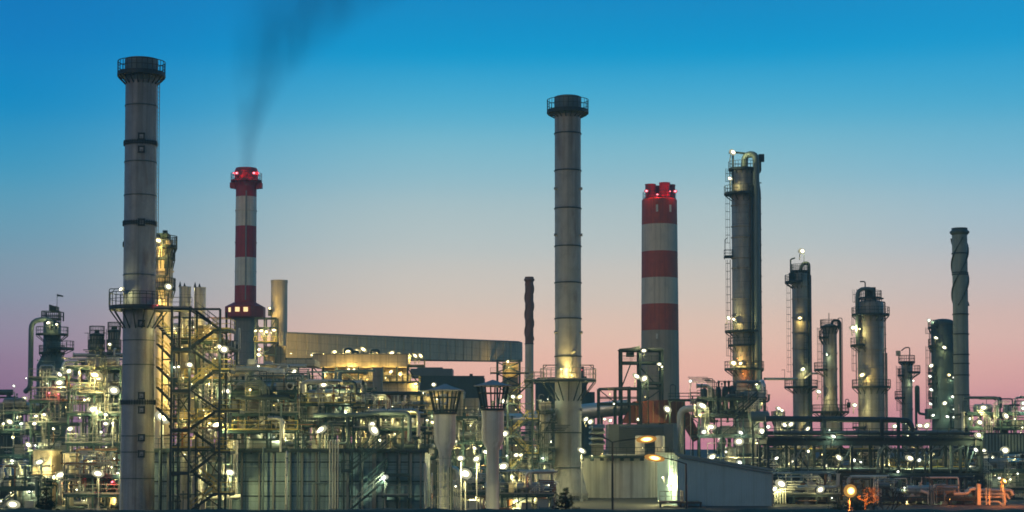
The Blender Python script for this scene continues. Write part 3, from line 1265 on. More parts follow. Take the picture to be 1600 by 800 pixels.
def helical(label, px, pref, Y, rp, ptop, pbot, p_str_end, matn, mat2=None, pitch_px=50, rings=(), px_split=None, name='helical_chimney'):
    c = axis(px, pref, Y)
    k = K(Y)
    t = thing(name, label, 'chimney', (c[0], c[1], 0))
    r = rp * k
    m = MB()
    if px_split:
        m.lathe([(r, 0), (r, Zp(px_split, Y)), (r, Zp(ptop, Y))], c, 36, mis=[1, 0])
    else:
        m.lathe([(r, 0), (r, Zp(ptop, Y))], c, 36)
    m.build('shaft', [M[matn], M[mat2 or matn]], t)
    m = MB()
    zt = Zp(ptop, Y)
    m.lathe([(r * 1.02, zt - 1.1), (r * 1.28, zt - .75), (r * 1.28, zt - .5), (r * 1.05, zt - .3), (r * 1.05, zt + .05), (r * .85, zt + .06)], c, 32)
    m.build('cap', M['tower_dark'] if matn != 'brown' else M['brown'], t)
    z0, z1 = Zp(p_str_end, Y), zt - 1.6
    pit = pitch_px * 3 * k
    for s in range(3):
        m = MB()
        nn = int((z1 - z0) / pit * 26)
        vs, fs = [], []
        for i in range(nn + 1):
            z = z0 + (z1 - z0) * i / nn
            a = 2 * PI * s / 3 + 2 * PI * (z - z0) / pit
            ca, sa = math.cos(a), math.sin(a)
            tn = Vector((-sa, ca, 0)) * .06
            for rr_ in (r * .98, r * 1.2):
                for q in (-1, 1):
                    vs.append((c[0] + rr_ * ca + tn.x * q, c[1] + rr_ * sa + tn.y * q, z))
        for i in range(nn):
            a, b = i * 4, i * 4 + 4
            fs += [(a + 2, a + 3, b + 3, b + 2), (a, a + 2, b + 2, b), (a + 3, a + 1, b + 1, b + 3)]
        m.add(vs, fs)
        m.build('strake', M['tower_dark'] if matn != 'brown' else M['rusty_pipe'], t)
    m = MB()
    for p in rings:
        m.ring(c, Zp(p, Y), r - .02, r + .12, .16, 36)
    if rings:
        m.build('joint_ring', M['steel'], t)
    return t, c


helical('thin brown chimney with spiral strakes, behind the right end of the long gallery', 827, 540, 430, 6.6, 433, 640, 532, 'brown', 'cream_dim', 27, (538,), 537)
ht, hc = helical('dark grey green chimney with spiral strakes at the far right', 1501, 500, 300, 11.8, 357, 670, 478, 'greystack', None, 46,
                 (397, 427, 430, 492, 523, 555, 569, 587, 618, 650))

# ================================================================== PROCESS TOWERS ON THE RIGHT
def tower(label, px, pref, Y, rp, ptop, pbot, mat='tower', rings=(), plats=(), prof=None, name='process_tower', ladders=(), group=None, domek=.35):
    """tall process column: shell, round walkways, ladders"""
    c = axis(px, pref, Y)
    k = K(Y)
    t = thing(name, label, 'process column', (c[0], c[1], 0), group)
    m = MB()
    pr = [(a * k, Zp(p, Y)) for p, a in prof] if prof else [(rp * k, Zp(pbot, Y)), (rp * k, Zp(ptop, Y) - rp * k * domek)]
    zt = Zp(ptop, Y)
    rt = pr[-1][0]
    base = zt - rt * domek
    pr[-1] = (rt, base)
    for i in range(1, 5):
        a = PI / 2 * i / 4
        pr.append((max(.05, rt * math.cos(a)), base + rt * domek * math.sin(a)))
    if pr[0][1] > 0:
        pr = [(pr[0][0], 0)] + pr
    m.lathe(pr, c, 36)

    def r_at(z):
        for (ra_, za), (rb, zb) in zip(pr, pr[1:]):
            if za <= z <= zb and zb > za:
                return ra_ + (rb - ra_) * (z - za) / (zb - za)
        return rt
    for p in rings:
        shell_rings(m, c, r_at, [Zp(p, Y)], .14, .13, 36)
    m.build('shell', M[mat], t)
    for (p, w, a0, a1) in plats:
        platform(t, c, Zp(p, Y), r_at(Zp(p, Y)), w * k, a0, a1, h=1.25, drop=1.0)
    for (a, p0, p1) in ladders:
        r_ = r_at(Zp((p0 + p1) / 2, Y)) + .3
        ladder(t, c[0] + r_ * math.cos(a), c[1] + r_ * math.sin(a), Zp(p0, Y), Zp(p1, Y), ang=a)
    return t, c, k


def vpipe(host, pts, r, mat='alu_pipe', n=12, bend=None, name='pipe', bands=0):
    m = MB()
    m.tube(pts, r, n, bend=bend)
    if bands:
        zz_ = sorted((pts[0][2], pts[-1][2]))
        x, y = max(pts, key=lambda q: abs(q[2] - zz_[1]))[0:2]
        for i in range(bands):
            z = zz_[0] + (zz_[1] - zz_[0]) * (i + .5) / bands
            m.ring((x, y), z, r * .9, r + .1, .12, 12)
    return m.build(name, M[mat], host)


FULL = (0, 2 * PI)
LEFT = (PI * .62, PI * 1.55)
RIGHT = (-PI * .55, PI * .4)
# ---- tallest column
Y = 300
t, c, k = tower('tallest process column on the right, with a lamp on top and thick side pipe', 1162, 450, Y, 18, 262, 640, 'tower',
                rings=(322, 355, 372, 404, 420, 468, 493, 558, 540),
                plats=((303, 30, PI * .7, PI * 1.62), (518, 30, PI * .7, PI * 1.75), (540, 25, PI * .8, PI * 1.7), (577, 31, *FULL), (265, 23, *FULL)),
                ladders=((PI * .93, 577, 518), (PI * .93, 518, 405), (PI * .96, 400, 303), (PI * .9, 303, 262)))
zp = lambda p: Zp(p, Y)
x = c[0] + 23.5 * k
vpipe(t, [(c[0] + 2 * k, Y - .5, zp(264)), (c[0] + 2 * k, Y - .5, zp(243)), (c[0] + 18.5 * k, Y - 1.6, zp(243)), (c[0] + 18.5 * k, Y - 1.9, zp(640))], 5.2 * k, 'grey_pipe', 16, bend=1.4, name='overhead_pipe')
vpipe(t, [(c[0] + 27 * k, Y, zp(250)), (c[0] + 27 * k, Y, zp(268)), (c[0] + 22 * k, Y, zp(272)), (c[0] + 26 * k, Y, zp(300)), (c[0] + 26 * k, Y, zp(640))], 2.1 * k, 'dark_pipe', 10, bend=.6, bands=16)
vpipe(t, [(c[0] + 10 * k, Y - 17 * k, zp(290)), (c[0] + 11 * k, Y - 18.5 * k, zp(292)), (c[0] + 11 * k, Y - 18.5 * k, zp(635))], 1.6 * k, 'dark_pipe', 10)
m = MB()
m.cbox((c[0] + 29 * k, Y, zp(247)), (.9, .9, 1.2))
m.build('relief_valve', M['steel'], t)
m = MB()
m.tube([(c[0] - 16.5 * k, Y - .8, zp(300)), (c[0] - 16.5 * k, Y - .8, zp(239)), (c[0] + 3 * k, Y - .8, zp(241))], 1.6 * k, 10, bend=.3)
m.build('davit', M['steel'], t)
m = MB()   # small side platform
x0_, x1_, z = c[0] - 30 * k, c[0] - 17 * k, zp(401)
deck(t, x0_, x1_, Y - .7, Y + .9, z, name='side_platform')
m.tube([(x0_ + .05, Y - .6, z), (x0_ + .05, Y - .6, zp(375)), (x0_ + .5, Y - .6, zp(372))], .06, 6, bend=.15)
m.build('lamp_bracket', M['steel'], t)
lamps(t, Y - 2.1, [(1144.5, 238, 1.35, 'w'), (1141, 279, 1.0, 'w'), (1138, 497, 1.0, 'w'), (1147, 499, .9, 'y'), (1145, 567, 1.4, 'y'), (1157, 568, 1.0, 'y', Y - 2.4), (1182, 600, .8, 'w', Y - 3)])
floodlight(t, P(1161, 584, Y - 2.7), .3, 'o', 160)
floodlight(t, P(1152, 560, Y - 2.7), .3, 'o', 120)
# pipe bridge between the two columns
t = thing('pipe_bridge', 'thin horizontal pipe bridging the tallest column and its right neighbour', 'pipe', (Xp(1215, 592, 300), 300, 0))
m = MB()
m.tube([P(1195, 592, 300), P(1245, 592, 318)], .22, 10)
m.build('pipe', M['grey_pipe'], t)
m = MB()
m.beam(P(1226, 592, 303), P(1226, 577, 303), .06)
m.beam(P(1221, 578, 303), P(1226, 578, 303), .08)
m.build('bracket', M['steel'], t)

# ---- second column
Y = 330
t, c, k = tower('slender column crowned by one bright lamp, right of the tallest column', 1251, 540, Y, 12.6, 424, 690, 'tower',
                rings=(448, 468, 497, 520, 545, 570),
                plats=((441, 24, PI * .6, PI * 1.5), (605, 26, *FULL), (424, 14, *FULL)), ladders=((PI * .95, 600, 441), (-PI * .4, 600, 520)))
zp = lambda p: Zp(p, Y)
vpipe(t, [(c[0] - 1 * k, Y - .5, zp(426)), (c[0] + 3 * k, Y - .5, zp(412)), (c[0] + 13 * k, Y - .6, zp(411)), (c[0] + 13 * k, Y - .8, zp(690))], 2.6 * k, 'dark_pipe', 12, bend=.9, name='overhead_pipe')
vpipe(t, [(c[0] + 17 * k, Y, zp(430)), (c[0] + 17 * k, Y, zp(690))], .6 * k, 'dark_pipe', 6)
vpipe(t, [(c[0] - 16 * k, Y - 1, zp(441)), (c[0] - 16 * k, Y - 1, zp(406)), (c[0] - 9 * k, Y - 1, zp(404))], 1.2 * k, 'dark_pipe', 8, bend=.3)
vpipe(t, [(c[0] + 5 * k, Y - 1, zp(424)), (c[0] + 5 * k, Y - 1, zp(394))], .45 * k, 'steel', 6, name='lamp_pole')
vpipe(t, [(c[0] + 3 * k, Y - 14 * k, zp(592)), (c[0] + 14 * k, Y - 14 * k, zp(584)), (c[0] + 24 * k, Y - 14 * k, zp(584))], 1.6 * k, 'alu_pipe', 8, bend=.3)
m = MB()
m.cbox((c[0] - 15 * k, Y - 1.2, zp(434)), (.9, .9, 1.5))
m.build('control_box', M['steel'], t)
lamps(t, Y - 1.9, [(1252.5, 392.5, 1.3, 'w', Y - 1.2), (1250, 497, 1.0, 'y'), (1254, 577, 1.0, 'w'), (1262, 670, 1.2, 'w')])

# ---- third column with the cone
Y = 315
t, c, k = tower('narrow column with a conical skirt, between two wider columns', 1297, 580, Y, 11, 506, 690, 'tower', rings=(553, 577, 605, 625),
                prof=((690, 16), (648, 16), (632, 11), (506, 11)), plats=((528, 17, PI * .6, PI * 1.4), (578, 25, PI * .7, PI * 1.3), (644, 29, *FULL), (511, 15, *FULL)),
                ladders=((PI * 1.05, 640, 512),))
zp = lambda p: Zp(p, Y)
vpipe(t, [(c[0] + 2 * k, Y - .5, zp(508)), (c[0] + 4 * k, Y - .5, zp(501)), (c[0] + 15.5 * k, Y - .6, zp(501)), (c[0] + 15.5 * k, Y - .6, zp(690))], 2 * k, 'dark_pipe', 12, bend=.8, name='overhead_pipe')
vpipe(t, [(c[0] + 13 * k, Y, zp(515)), (c[0] + 13 * k, Y, zp(497)), (c[0] + 19.5 * k, Y, zp(497)), (c[0] + 19.5 * k, Y, zp(690))], .6 * k, 'dark_pipe', 6)
vpipe(t, [(c[0] - 1 * k, Y, zp(508)), (c[0] - 1 * k, Y, zp(489))], .6 * k, 'dark_pipe', 6, name='vent')
m = MB()
m.tube([(c[0] + 22 * k, Y - 1, zp(645)), (c[0] + 22 * k, Y - 1, zp(624)), (c[0] + 27 * k, Y - 1, zp(624)), (c[0] + 27 * k, Y - 1, zp(630))], .07, 6, bend=.3)
m.cbox((c[0] + 27 * k, Y - 1, zp(633)), (.55, .5, .9))
m.build('hoist', M['steel'], t)
lamps(t, Y - 1.6, [(1292, 554, .5, 'c'), (1279, 612, 1.2, 'w', Y - 2.2)])

# ---- fourth, wide
Y = 310
t, c, k = tower('wide column with curved pipe on its head and two ringed walkways', 1361, 560, Y, 20.5, 468, 690, 'tower_dark' if False else 'tower',
                rings=(512, 548, 577, 640), plats=((492, 29.5, *FULL), (605, 30, *FULL), (466, 17.5, *FULL), (540, 32, PI * .75, PI * 1.3), (668, 30, PI * .75, PI * 1.3)),
                ladders=((PI * 1.0, 600, 540), (PI * .95, 492, 452), (PI * 1.02, 540, 492)))
zp = lambda p: Zp(p, Y)
vpipe(t, [(c[0] + 4 * k, Y - 1, zp(470)), (c[0] + 4 * k, Y - 1, zp(452)), (c[0] - 23 * k, Y - 1.2, zp(452)), (c[0] - 23 * k, Y - 1.2, zp(535)), (c[0] - 21 * k, Y - 1.2, zp(545))], 3 * k, 'grey_pipe', 14, bend=1.5, name='overhead_pipe')
vpipe(t, [(c[0] - 8 * k, Y, zp(466)), (c[0] - 8 * k, Y, zp(440)), (c[0] - 16 * k, Y, zp(440))], 1 * k, 'dark_pipe', 8, bend=.3, name='davit')
vpipe(t, [(c[0] + 18 * k, Y, zp(490)), (c[0] + 18 * k, Y, zp(472)), (c[0] + 22.5 * k, Y, zp(472)), (c[0] + 22.5 * k, Y, zp(690))], 1.1 * k, 'dark_pipe', 8, bend=.3, bands=9)
vpipe(t, [(c[0] + 21.5 * k, Y - 1, zp(552)), (c[0] + 21.5 * k, Y - 1, zp(690))], 2.2 * k, 'tower', 12)
m = MB()
m.cbox((c[0] - 3 * k, Y - .5, zp(458)), (1, 1, 1.8))
m.cbox((c[0] + 3 * k, Y - .5, zp(455)), (.8, 1, 1.2))
m.build('relief_valve', M['steel'], t)
lamps(t, Y - 2.4, [(1332, 512, 1.25, 'w', Y - 1), (1343, 514, .6, 'y', Y - 2.3), (1347, 586, 1.3, 'y', Y - 2.7), (1335, 633, 1.25, 'w', Y - 3.4)])

# ---- fifth, small
Y = 340
t, c, k = tower('small short column with a lantern box on a hooked arm', 1417, 600, Y, 8.5, 566, 690, 'tower', rings=(605, 640),
                plats=((566, 13, *FULL), (582, 21, -PI * .5, PI * .3), (622, 19, PI * .7, PI * 1.3), (587, 14, PI * .7, PI * 1.3)), ladders=((PI * 1.05, 660, 572),))
zp = lambda p: Zp(p, Y)
vpipe(t, [(c[0] + 5 * k, Y, zp(566)), (c[0] + 5 * k, Y, zp(543)), (c[0] - 2 * k, Y, zp(543)), (c[0] - 8 * k, Y, zp(548))], .9 * k, 'dark_pipe', 8, bend=.3, name='davit')
vpipe(t, [(c[0] + 14 * k, Y, zp(690)), (c[0] + 14 * k, Y, zp(604)), (c[0] + 18 * k, Y, zp(604)), (c[0] + 18 * k, Y, zp(646)), (c[0] + 32 * k, Y, zp(648))], 2 * k, 'tower_dark', 10, bend=.4)
m = MB()
m.cbox((c[0] - 13 * k, Y, zp(552)), (.75, .75, .95))
m.beam((c[0] - 13 * k, Y, zp(556)), (c[0] - 9 * k, Y, zp(566)), .07)
m.build('hoist_box', M['cream_dim'], t)
lamps(t, Y - 1.6, [(1427, 595, .5, 'c')])

# ---- sixth, dark with lamps
Y = 320
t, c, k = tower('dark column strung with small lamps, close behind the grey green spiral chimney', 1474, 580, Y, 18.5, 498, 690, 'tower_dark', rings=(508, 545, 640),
                plats=((512, 23, PI * .8, PI * 1.3), (541, 23, PI * .8, PI * 1.25), (583, 24, PI * .8, PI * 1.25), (600, 24, PI * .8, PI * 1.25), (622, 24, PI * .8, PI * 1.25)),
                ladders=((PI * 1.02, 541, 512), (PI * 1.02, 660, 541)))
zp = lambda p: Zp(p, Y)
m = MB()
m.cbox((c[0] - 20 * k, Y - 1, zp(647)), (2.2, 2, 1.8))
m.build('junction_box', M['steel'], t)
vpipe(t, [(c[0] + 17 * k, Y - 1.5, zp(498)), (c[0] + 17 * k, Y - 1.5, zp(690))], 3 * k, 'tower_dark', 12, bands=8)
lamps(t, Y - 2.6, [(1451.5, 500.5, .8, 'c', Y), (1462.5, 528, .9, 'w'), (1475.5, 543, .95, 'w'), (1455, 571.5, .95, 'w'), (1453, 588, .75, 'c'), (1482.5, 586, .75, 'y'), (1490, 590, .7, 'c', Y - 2),
                   (1455, 609, .9, 'c'), (1454, 631, .8, 'c'), (1488, 620, .75, 'c', Y - 2), (1476, 630, 1.0, 'w'), (1490, 640, .6, 'c', Y - 2.6), (1457.5, 649, .8, 'c'), (1480, 651, .8, 'c'), (1490, 652, .6, 'c', Y - 2.6)], .4)

# ---- small lit vessels at the foot of the second column
for px, top, r_, lab in ((1216, 641, 7, 'small brightly lit vessel with a domed top beside the slender lamp crowned column'),
                         (1230, 655, 9, 'squat brightly lit vessel just left of the slender lamp crowned column foot')):
    Y = 300
    t, c, k = tower(lab, px, 660, Y, r_, top, 690, 'vessel', plats=((top + 14, r_ + 4, *FULL),), name='vessel')
    if px == 1216:
        lamps(t, Y - 2, [(1216, 638, 1.0, 'w'), (1221, 641, .8, 'w')])
    else:
        lamps(t, Y - 2.2, [(1225, 664, 1.25, 'w'), (1236, 663, 1.25, 'w')])

# ================================================================== LEFT COLUMN (dark, stepped)
Y = 300
t, c, k = tower('dark stepped column at the far left with a thick pipe looping over its shoulder', 81, 560, Y, 13.5, 501, 640, 'tower_dark', rings=(590, 605, 618),
                prof=((700, 23), (571, 23), (552, 14), (501, 13)), plats=((523, 25, -PI * .9, PI * .2), (545, 34, -PI * .5, PI * .2), (499, 14, *FULL), (552, 20, *FULL)), name='process_tower')
zp = lambda p: Zp(p, Y)
vpipe(t, [(c[0] + 4 * k, Y - 2, zp(512)), (c[0] + 1 * k, Y - 2, zp(500)), (c[0] - 28 * k, Y - 2, zp(502)), (c[0] - 28 * k, Y - 2, zp(606)), (c[0] - 38 * k, Y - 1, zp(612))], 4 * k, 'grey_pipe', 14, bend=1.6, name='overhead_pipe')
m = MB()
fx = [c[0] - 13 * k, c[0] + 14 * k]
for x in fx:
    for y in (Y - 1.4, Y + 1.4):
        m.beam((x, y, zp(501)), (x, y, zp(487)), .2)
for p in (487, 494):
    for y in (Y - 1.4, Y + 1.4):
        m.beam((fx[0], y, zp(p)), (fx[1], y, zp(p)), .14)
m.box((c[0] - 3 * k, Y - 1, zp(487)), (c[0] + 8 * k, Y + 1, zp(479)))
m.beam((c[0] - 5 * k, Y, zp(477)), (c[0] + 7 * k, Y, zp(481)), .3)
m.build('head_frame', M['steel'], t)
m = MB()
m.beam((c[0] + 7 * k, Y, zp(480)), (c[0] + 7 * k, Y, zp(460)), .07)
p = Vector((c[0] + 7 * k, Y, zp(460.5)))
m.hexa([p + Vector(q) for q in ((0, -.2, -.25), (0, .2, -.25), (0, .2, .1), (0, -.2, .1), (1.0, -.1, -.35), (1.0, .1, -.35), (1.0, .1, -.15), (1.0, -.1, -.15))])
m.build('windsock', M['steel'], t)
lamps(t, Y - 3, [(76, 504.5, 1.0, 'w'), (89, 507, .7, 'w')])

# ================================================================== GALLERY AND THE LIT BUILDINGS BEHIND
YL, YR = 345, 415
a, b = P(447, 521, YL), P(810, 535, YR)
t = thing('conveyor_gallery', 'long pale clad gallery bridging across the middle of the plant', 'gallery', (a.x, YL, 0))
hL, hR = 38.5 * K(YL), 29 * K(YR)
wv = Vector((.19, .98, 0)) * 5
m = MB()
dn_l, dn_r = Vector((0, 0, -hL)), Vector((0, 0, -hR))
m.hexa([a + dn_l, b + dn_r, b + dn_r + wv, a + dn_l + wv, a, b, b + wv, a + wv])
m.build('wall', M['gallery'], t)
m = MB()
up = Vector((0, 0, .003))
ov = Vector((0, -.25, 0))
m.hexa([a + ov + up, b + ov + up, b + wv - ov + up, a + wv - ov + up, a + ov + Vector((0, 0, .3)), b + ov + Vector((0, 0, .3)), b + wv - ov + Vector((0, 0, .3)), a + wv - ov + Vector((0, 0, .3))])
m.build('roof', M['steel_light'], t)
m = MB()
for i in range(1, 26):
    p = a + (b - a) * i / 26
    hh = hL + (hR - hL) * i / 26
    m.beam(p + Vector((0, -.06, 0)), p + Vector((0, -.06, -hh)), .12)
build_each(m, 'rib', M['gallery'], t)
m = MB()
m.beam(a + dn_l + Vector((0, -.1, -.15)), b + dn_r + Vector((0, -.1, -.15)), .3, .3)
m.build('bottom_girder', M['steel'], t)
m = MB()
m.beam(P(461, 527, 349), P(461, 519, 349), .12)
m.build('lamp_bracket', M['steel'], t)
floodlight(t, P(461, 519.5, 348), .5, 'c', 40)
lamps(t, 372, [])
# gallery's right support tower
Y = 405
t = thing('support_tower', 'braced support tower under the right end of the long pale gallery', 'tower', (Xp(795, 600, Y), Y, 0))
x0, x1 = Xp(777, 580, Y), Xp(812, 580, Y)
m = MB()
z0, z1 = 0, Zp(562.5, Y)
for x in (x0, x1):
    for y in (Y, Y + 5):
        m.beam((x, y, 0), (x, y, z1), .45)
for p in (564, 583, 602, 630):
    m.beam((x0, Y, Zp(p, Y)), (x1, Y, Zp(p, Y)), .35)
for p, q in ((566, 582), (584, 601), (603, 629)):
    m.beam((x0, Y, Zp(p, Y)), (x1, Y, Zp(q, Y)), .25)
    m.beam((x1, Y, Zp(p, Y)), (x0, Y, Zp(q, Y)), .25)
m.build('steel_frame', M['steel'], t)
m = MB()
m.box((Xp(785, 580, Y), Y + 1, 0), (Xp(810, 580, Y), Y + 4.5, z1 - .5))
m.build('wall', M['beige_clad'], t)
deck(t, Xp(766, 583, Y), Xp(826, 583, Y), Y - 1.5, Y, Zp(583, Y), rmat='yellow', sides='flr')
lamps(t, Y - 1, [(793, 565, .8, 'y', Y - 1)])
floodlight(t, P(795, 574, Y - .6), .3, 'y', 420)

# lower lit building in front of the gallery
Y = 328
t = thing('lit_building', 'pale building with an open yellow lit storey and lamps along its roof', 'building', (Xp(565, 600, Y), Y, 0))
X = lambda px: Xp(px, 580, Y)
Z = lambda p: Zp(p, Y)
m = MB()
m.box((X(488), Y, Z(573)), (X(637), Y + 9, Z(554)))
m.build('upper_wall', M['gallery'], t)
m = MB()
m.box((X(486), Y - .2, Z(553.9)), (X(639), Y + 9.2, Z(552.5)))
m.build('roof', M['steel_light'], t)
m = MB()
m.box((X(497), Y + 6, Z(600)), (X(632), Y + 9, Z(574)))
m.build('recessed_wall', M['beige_clad'], t)
m = MB()
m.box((X(560), Y, Z(618)), (X(652), Y + 9, Z(598)))
m.build('lower_wall', M['gallery'], t)
m = MB()
m.box((X(488), Y + .3, 0), (X(520), Y + 9, Z(602)))
m.box((X(560), Y + 1, 0), (X(650), Y + 9, Z(618.3)))
m.build('base_wall', M['concrete'], t)
m = MB()
for px in (488, 505, 525, 560, 598, 620, 637):
    m.beam((X(px), Y + .15, Z(600)), (X(px), Y + .15, Z(573.3)), .3)
for a_, b_ in ((490, 510), (525, 560), (637, 652)):
    m.beam((X(a_), Y + .15, Z(575)), (X(b_), Y + .15, Z(597)), .2)
m.build('steel_frame', M['steel'], t)
deck(t, X(485), X(655), Y - 1.2, Y + 6, Z(597), mat='steel', rmat='yellow', sides='flr', name='yellow_deck')
deck(t, X(636), X(663), Y, Y + 4, Z(571), rmat='yellow', sides='flr')
m = MB()
for i in range(26):   # machinery on the lit storey
    x = X(R.uniform(500, 630))
    w = R.uniform(.4, 1.8)
    m.box((x, Y + R.uniform(2, 5), Z(597)), (x + w, Y + 5.8, Z(597) + R.uniform(.5, 2.0)))
build_each(m, 'machine', M['cream'], t)
m = MB()
for i in range(8):
    x = X(R.uniform(500, 630))
    m.tube([(x, Y + 1.5, Z(597)), (x, Y + 1.5, Z(590) + R.uniform(0, .5)), (x + R.uniform(1, 4), Y + 1.5, Z(586))], .14, 8)
build_each(m, 'pipe', M['alu_pipe'], t)
m = MB()   # roof kit
for px, w, h in ((536, 12, 9), (549, 8, 5), (578, 12, 7)):
    m.tube([(X(px), Y + 3, Z(553)), (X(px), Y + 3, Z(553 - h)), (X(px + w), Y + 3, Z(553 - h)), (X(px + w), Y + 3, Z(553))], .25, 10)
m.build('roof_duct', M['dark_pipe'], t)
lamps(t, Y + 6.5, [(489, 554, 1.2, 'y'), (522, 550, 1.2, 'y'), (539, 549, 1.2, 'y'), (545, 548, 1.3, 'y'), (551, 550, 1.1, 'y'), (558, 549, 1.3, 'y'), (568, 546, 1.5, 'y'), (599, 554, 1.1, 'y'),
                  (611, 552, 1.5, 'y'), (624, 555, 1.2, 'y'), (649, 556, 1.2, 'y'), (657, 556, 1.2, 'y')])
lamps(t, Y - .1, [(531, 581, 1.1, 'y'), (545, 578, 1.1, 'y'), (553, 578, 1.0, 'y'), (580, 579, 1.1, 'y'), (611, 581, 1.1, 'y'), (650, 600, 1.0, 'y'), (662, 615, .9, 'w')])
for px in (455, 480, 505, 530, 560, 590, 620, 645):  # extra lamps facing backwards, added only to light the gallery wall
    floodlight(t, P(px, 552, Y + 8), .3, 'y', 800, yaw=PI)
for px in (508, 570, 628):
    floodlight(t, P(px, 585, Y + 3), .5, 'y', 500)
# round column in front of it
Y = 312
cc = axis(590, 610, Y)
t = thing('round_column', 'plain round grey pillar rising in front of the yellow lit storey', 'pillar', (cc[0], cc[1], 0))
m = MB()
m.lathe([(8 * K(Y), 0), (8 * K(Y), Zp(574.5, Y))], cc, 28)
m.ring(cc, Zp(612, Y), 7.6 * K(Y), 8.6 * K(Y), .25, 28)
m.build('shaft', M['concrete'], t)

# block at the foot of the flue, with a yellow lit lamp frame
Y = 380
t = thing('steel_tower', 'steel frame full of yellow lamps between the slim striped chimney and the pale flue', 'steel frame', (Xp(415, 540, Y), Y, 0))
X = lambda px: Xp(px, 530, Y)
Z = lambda p: Zp(p, Y)
m = MB()
for px in (401, 415, 433):
    for y in (Y - 2, Y + 1):
        m.beam((X(px), y, 0), (X(px), y, Z(497)), .3)
for p in (498, 513, 535, 555):
    for y in (Y - 2, Y + 1):
        m.beam((X(400), y, Z(p)), (X(434), y, Z(p)), .26)
for p, q in ((499, 534), (536, 554)):
    m.beam((X(401), Y - 2, Z(p)), (X(415), Y - 2, Z(q)), .2)
    m.beam((X(415), Y - 2, Z(q)), (X(433), Y - 2, Z(p)), .2)
m.build('steel_frame', M['steel'], t)
deck(t, X(399), X(435), Y - 2.4, Y + 1, Z(535), rmat='yellow', sides='f')
m = MB()
m.box((X(414), Y + .2, 0), (X(448), Y + 6, Z(541)))
m.build('plant_room', M['beige_clad'], t)
lamps(t, Y - 2.4, [(400, 517, .9, 'y'), (408, 517, 1.2, 'y'), (417, 518.5, 1.1, 'y'), (428, 516, 1.2, 'y'), (406, 546, 1.2, 'y'), (405, 554.5, 1.3, 'y')])
floodlight(t, P(424, 520, Y - 1), .5, 'y', 1200)

# long low blocks behind the clutter: white roofs
Y = 300
t = thing('plant_building', 'low pale plant building with a stepped roof below the slim striped chimney', 'building', (Xp(440, 600, Y), Y, 0))
X = lambda px: Xp(px, 590, Y)
Z = lambda p: Zp(p, Y)
m = MB()
m.box((X(345), Y, 0), (X(455), Y + 10, Z(571)))
m.box((X(402), Y - 2, 0), (X(486), Y - .004, Z(589)))
m.box((X(446), Y + 1, Z(571)), (X(490), Y + 10, Z(561)))
m.build('wall', M['gallery'], t)
m = MB()
m.box((X(343), Y - .4, Z(570.9)), (X(445.8), Y + 10.3, Z(569)))
m.box((X(400), Y - 2.4, Z(588.9)), (X(488), Y - .42, Z(586.5)))
m.build('roof', M['steel_light'], t)
m = MB()
m.box((X(390), Y - 2.3, Z(570)), (X(402), Y - .5, Z(562)))
m.box((X(410), Y + 2, Z(568.9)), (X(422), Y + 4, Z(563)))
m.build('roof_unit', M['galv'], t)
lamps(t, Y - 3, [(462, 581, 1.6, 'w'), (458, 582, 1.0, 'w'), (404, 572, .8, 'w'), (430, 600, .8, 'w')])

# dark building behind
Y = 440
t = thing('dark_building', 'flat roofed dark clad building behind the two capped vents', 'building', (Xp(705, 620, Y), Y, 0))
X = lambda px: Xp(px, 620, Y)
Z = lambda p: Zp(p, Y)
m = MB()
m.box((X(655), Y, 0), (X(756), Y + 20, Z(588)))
m.box((X(724), Y - 2, 0), (X(760), Y - .003, Z(612)))
m.build('wall', M['dark_clad'], t)
m = MB()
m.box((X(640), Y + 3, Z(588) + .002), (X(706), Y + 14, Z(575)))
m.box((X(650), Y + 5, Z(575)), (X(690), Y + 12, Z(572.5)))
m.build('roof_house', M['louver'], t)
m = MB()
m.box((X(654), Y - .15, Z(588.6)), (X(757), Y - .01, Z(587.2)))
for px in (660, 685, 733):
    m.box((X(px), Y + 4, Z(588)), (X(px + 5), Y + 6, Z(583)))
m.build('parapet', M['steel'], t)
m = MB()
m.beam((X(733), Y + 5, Z(588)), (X(733), Y + 5, Z(582)), .2)
t2 = thing('dark_building', 'dark clad hall seen either side of the chimney with one lamplit platform', 'building', (Xp(880, 620, Y), Y, 0))
m = MB()
m.box((X(838), Y, 0), (X(917), Y + 20, Z(596)))
m.box((X(917.01), Y + 2, 0), (X(930), Y + 18, Z(612)))
m.hexa([(X(835), Y - .5, Z(596)), (X(920), Y - .5, Z(596)), (X(920), Y + 20, Z(596)), (X(835), Y + 20, Z(596)), (X(840), Y - .5, Z(590)), (X(916), Y - .5, Z(588)), (X(916), Y + 20, Z(588)), (X(840), Y + 20, Z(590))])
m.build('wall', M['dark_clad'], t2)
m = MB()
m.box((X(906), Y + 2, Z(588)), (X(913), Y + 6, Z(572)))
m.build('roof_house', M['dark_clad'], t2)

# beige wall with lamps between
Y = 330
t = thing('beige_hall', 'beige clad hall wall behind the left capped vent', 'building', (Xp(690, 630, Y), Y, 0))
X = lambda px: Xp(px, 630, Y)
Z = lambda p: Zp(p, Y)
m = MB()
m.box((X(652), Y, 0), (X(724), Y + 12, Z(612)))
m.box((X(724.01), Y + .5, 0), (X(748), Y + 12, Z(622)))
m.build('wall', M['beige_clad'], t)
m = MB()
m.box((X(650), Y - .3, Z(612) + .003), (X(725), Y + 12.2, Z(610.5)))
m.build('roof', M['steel_light'], t)
m = MB()
for i in range(7):
    x = X(660 + i * 9)
    m.beam((x, Y - .1, 0), (x, Y - .1, Z(613)), .18)
build_each(m, 'rib', M['beige_clad'], t)
lamps(t, Y - .9, [(678, 601, 1.0, 'w'), (662, 615, .9, 'w'), (683, 624, .5, 'w')])

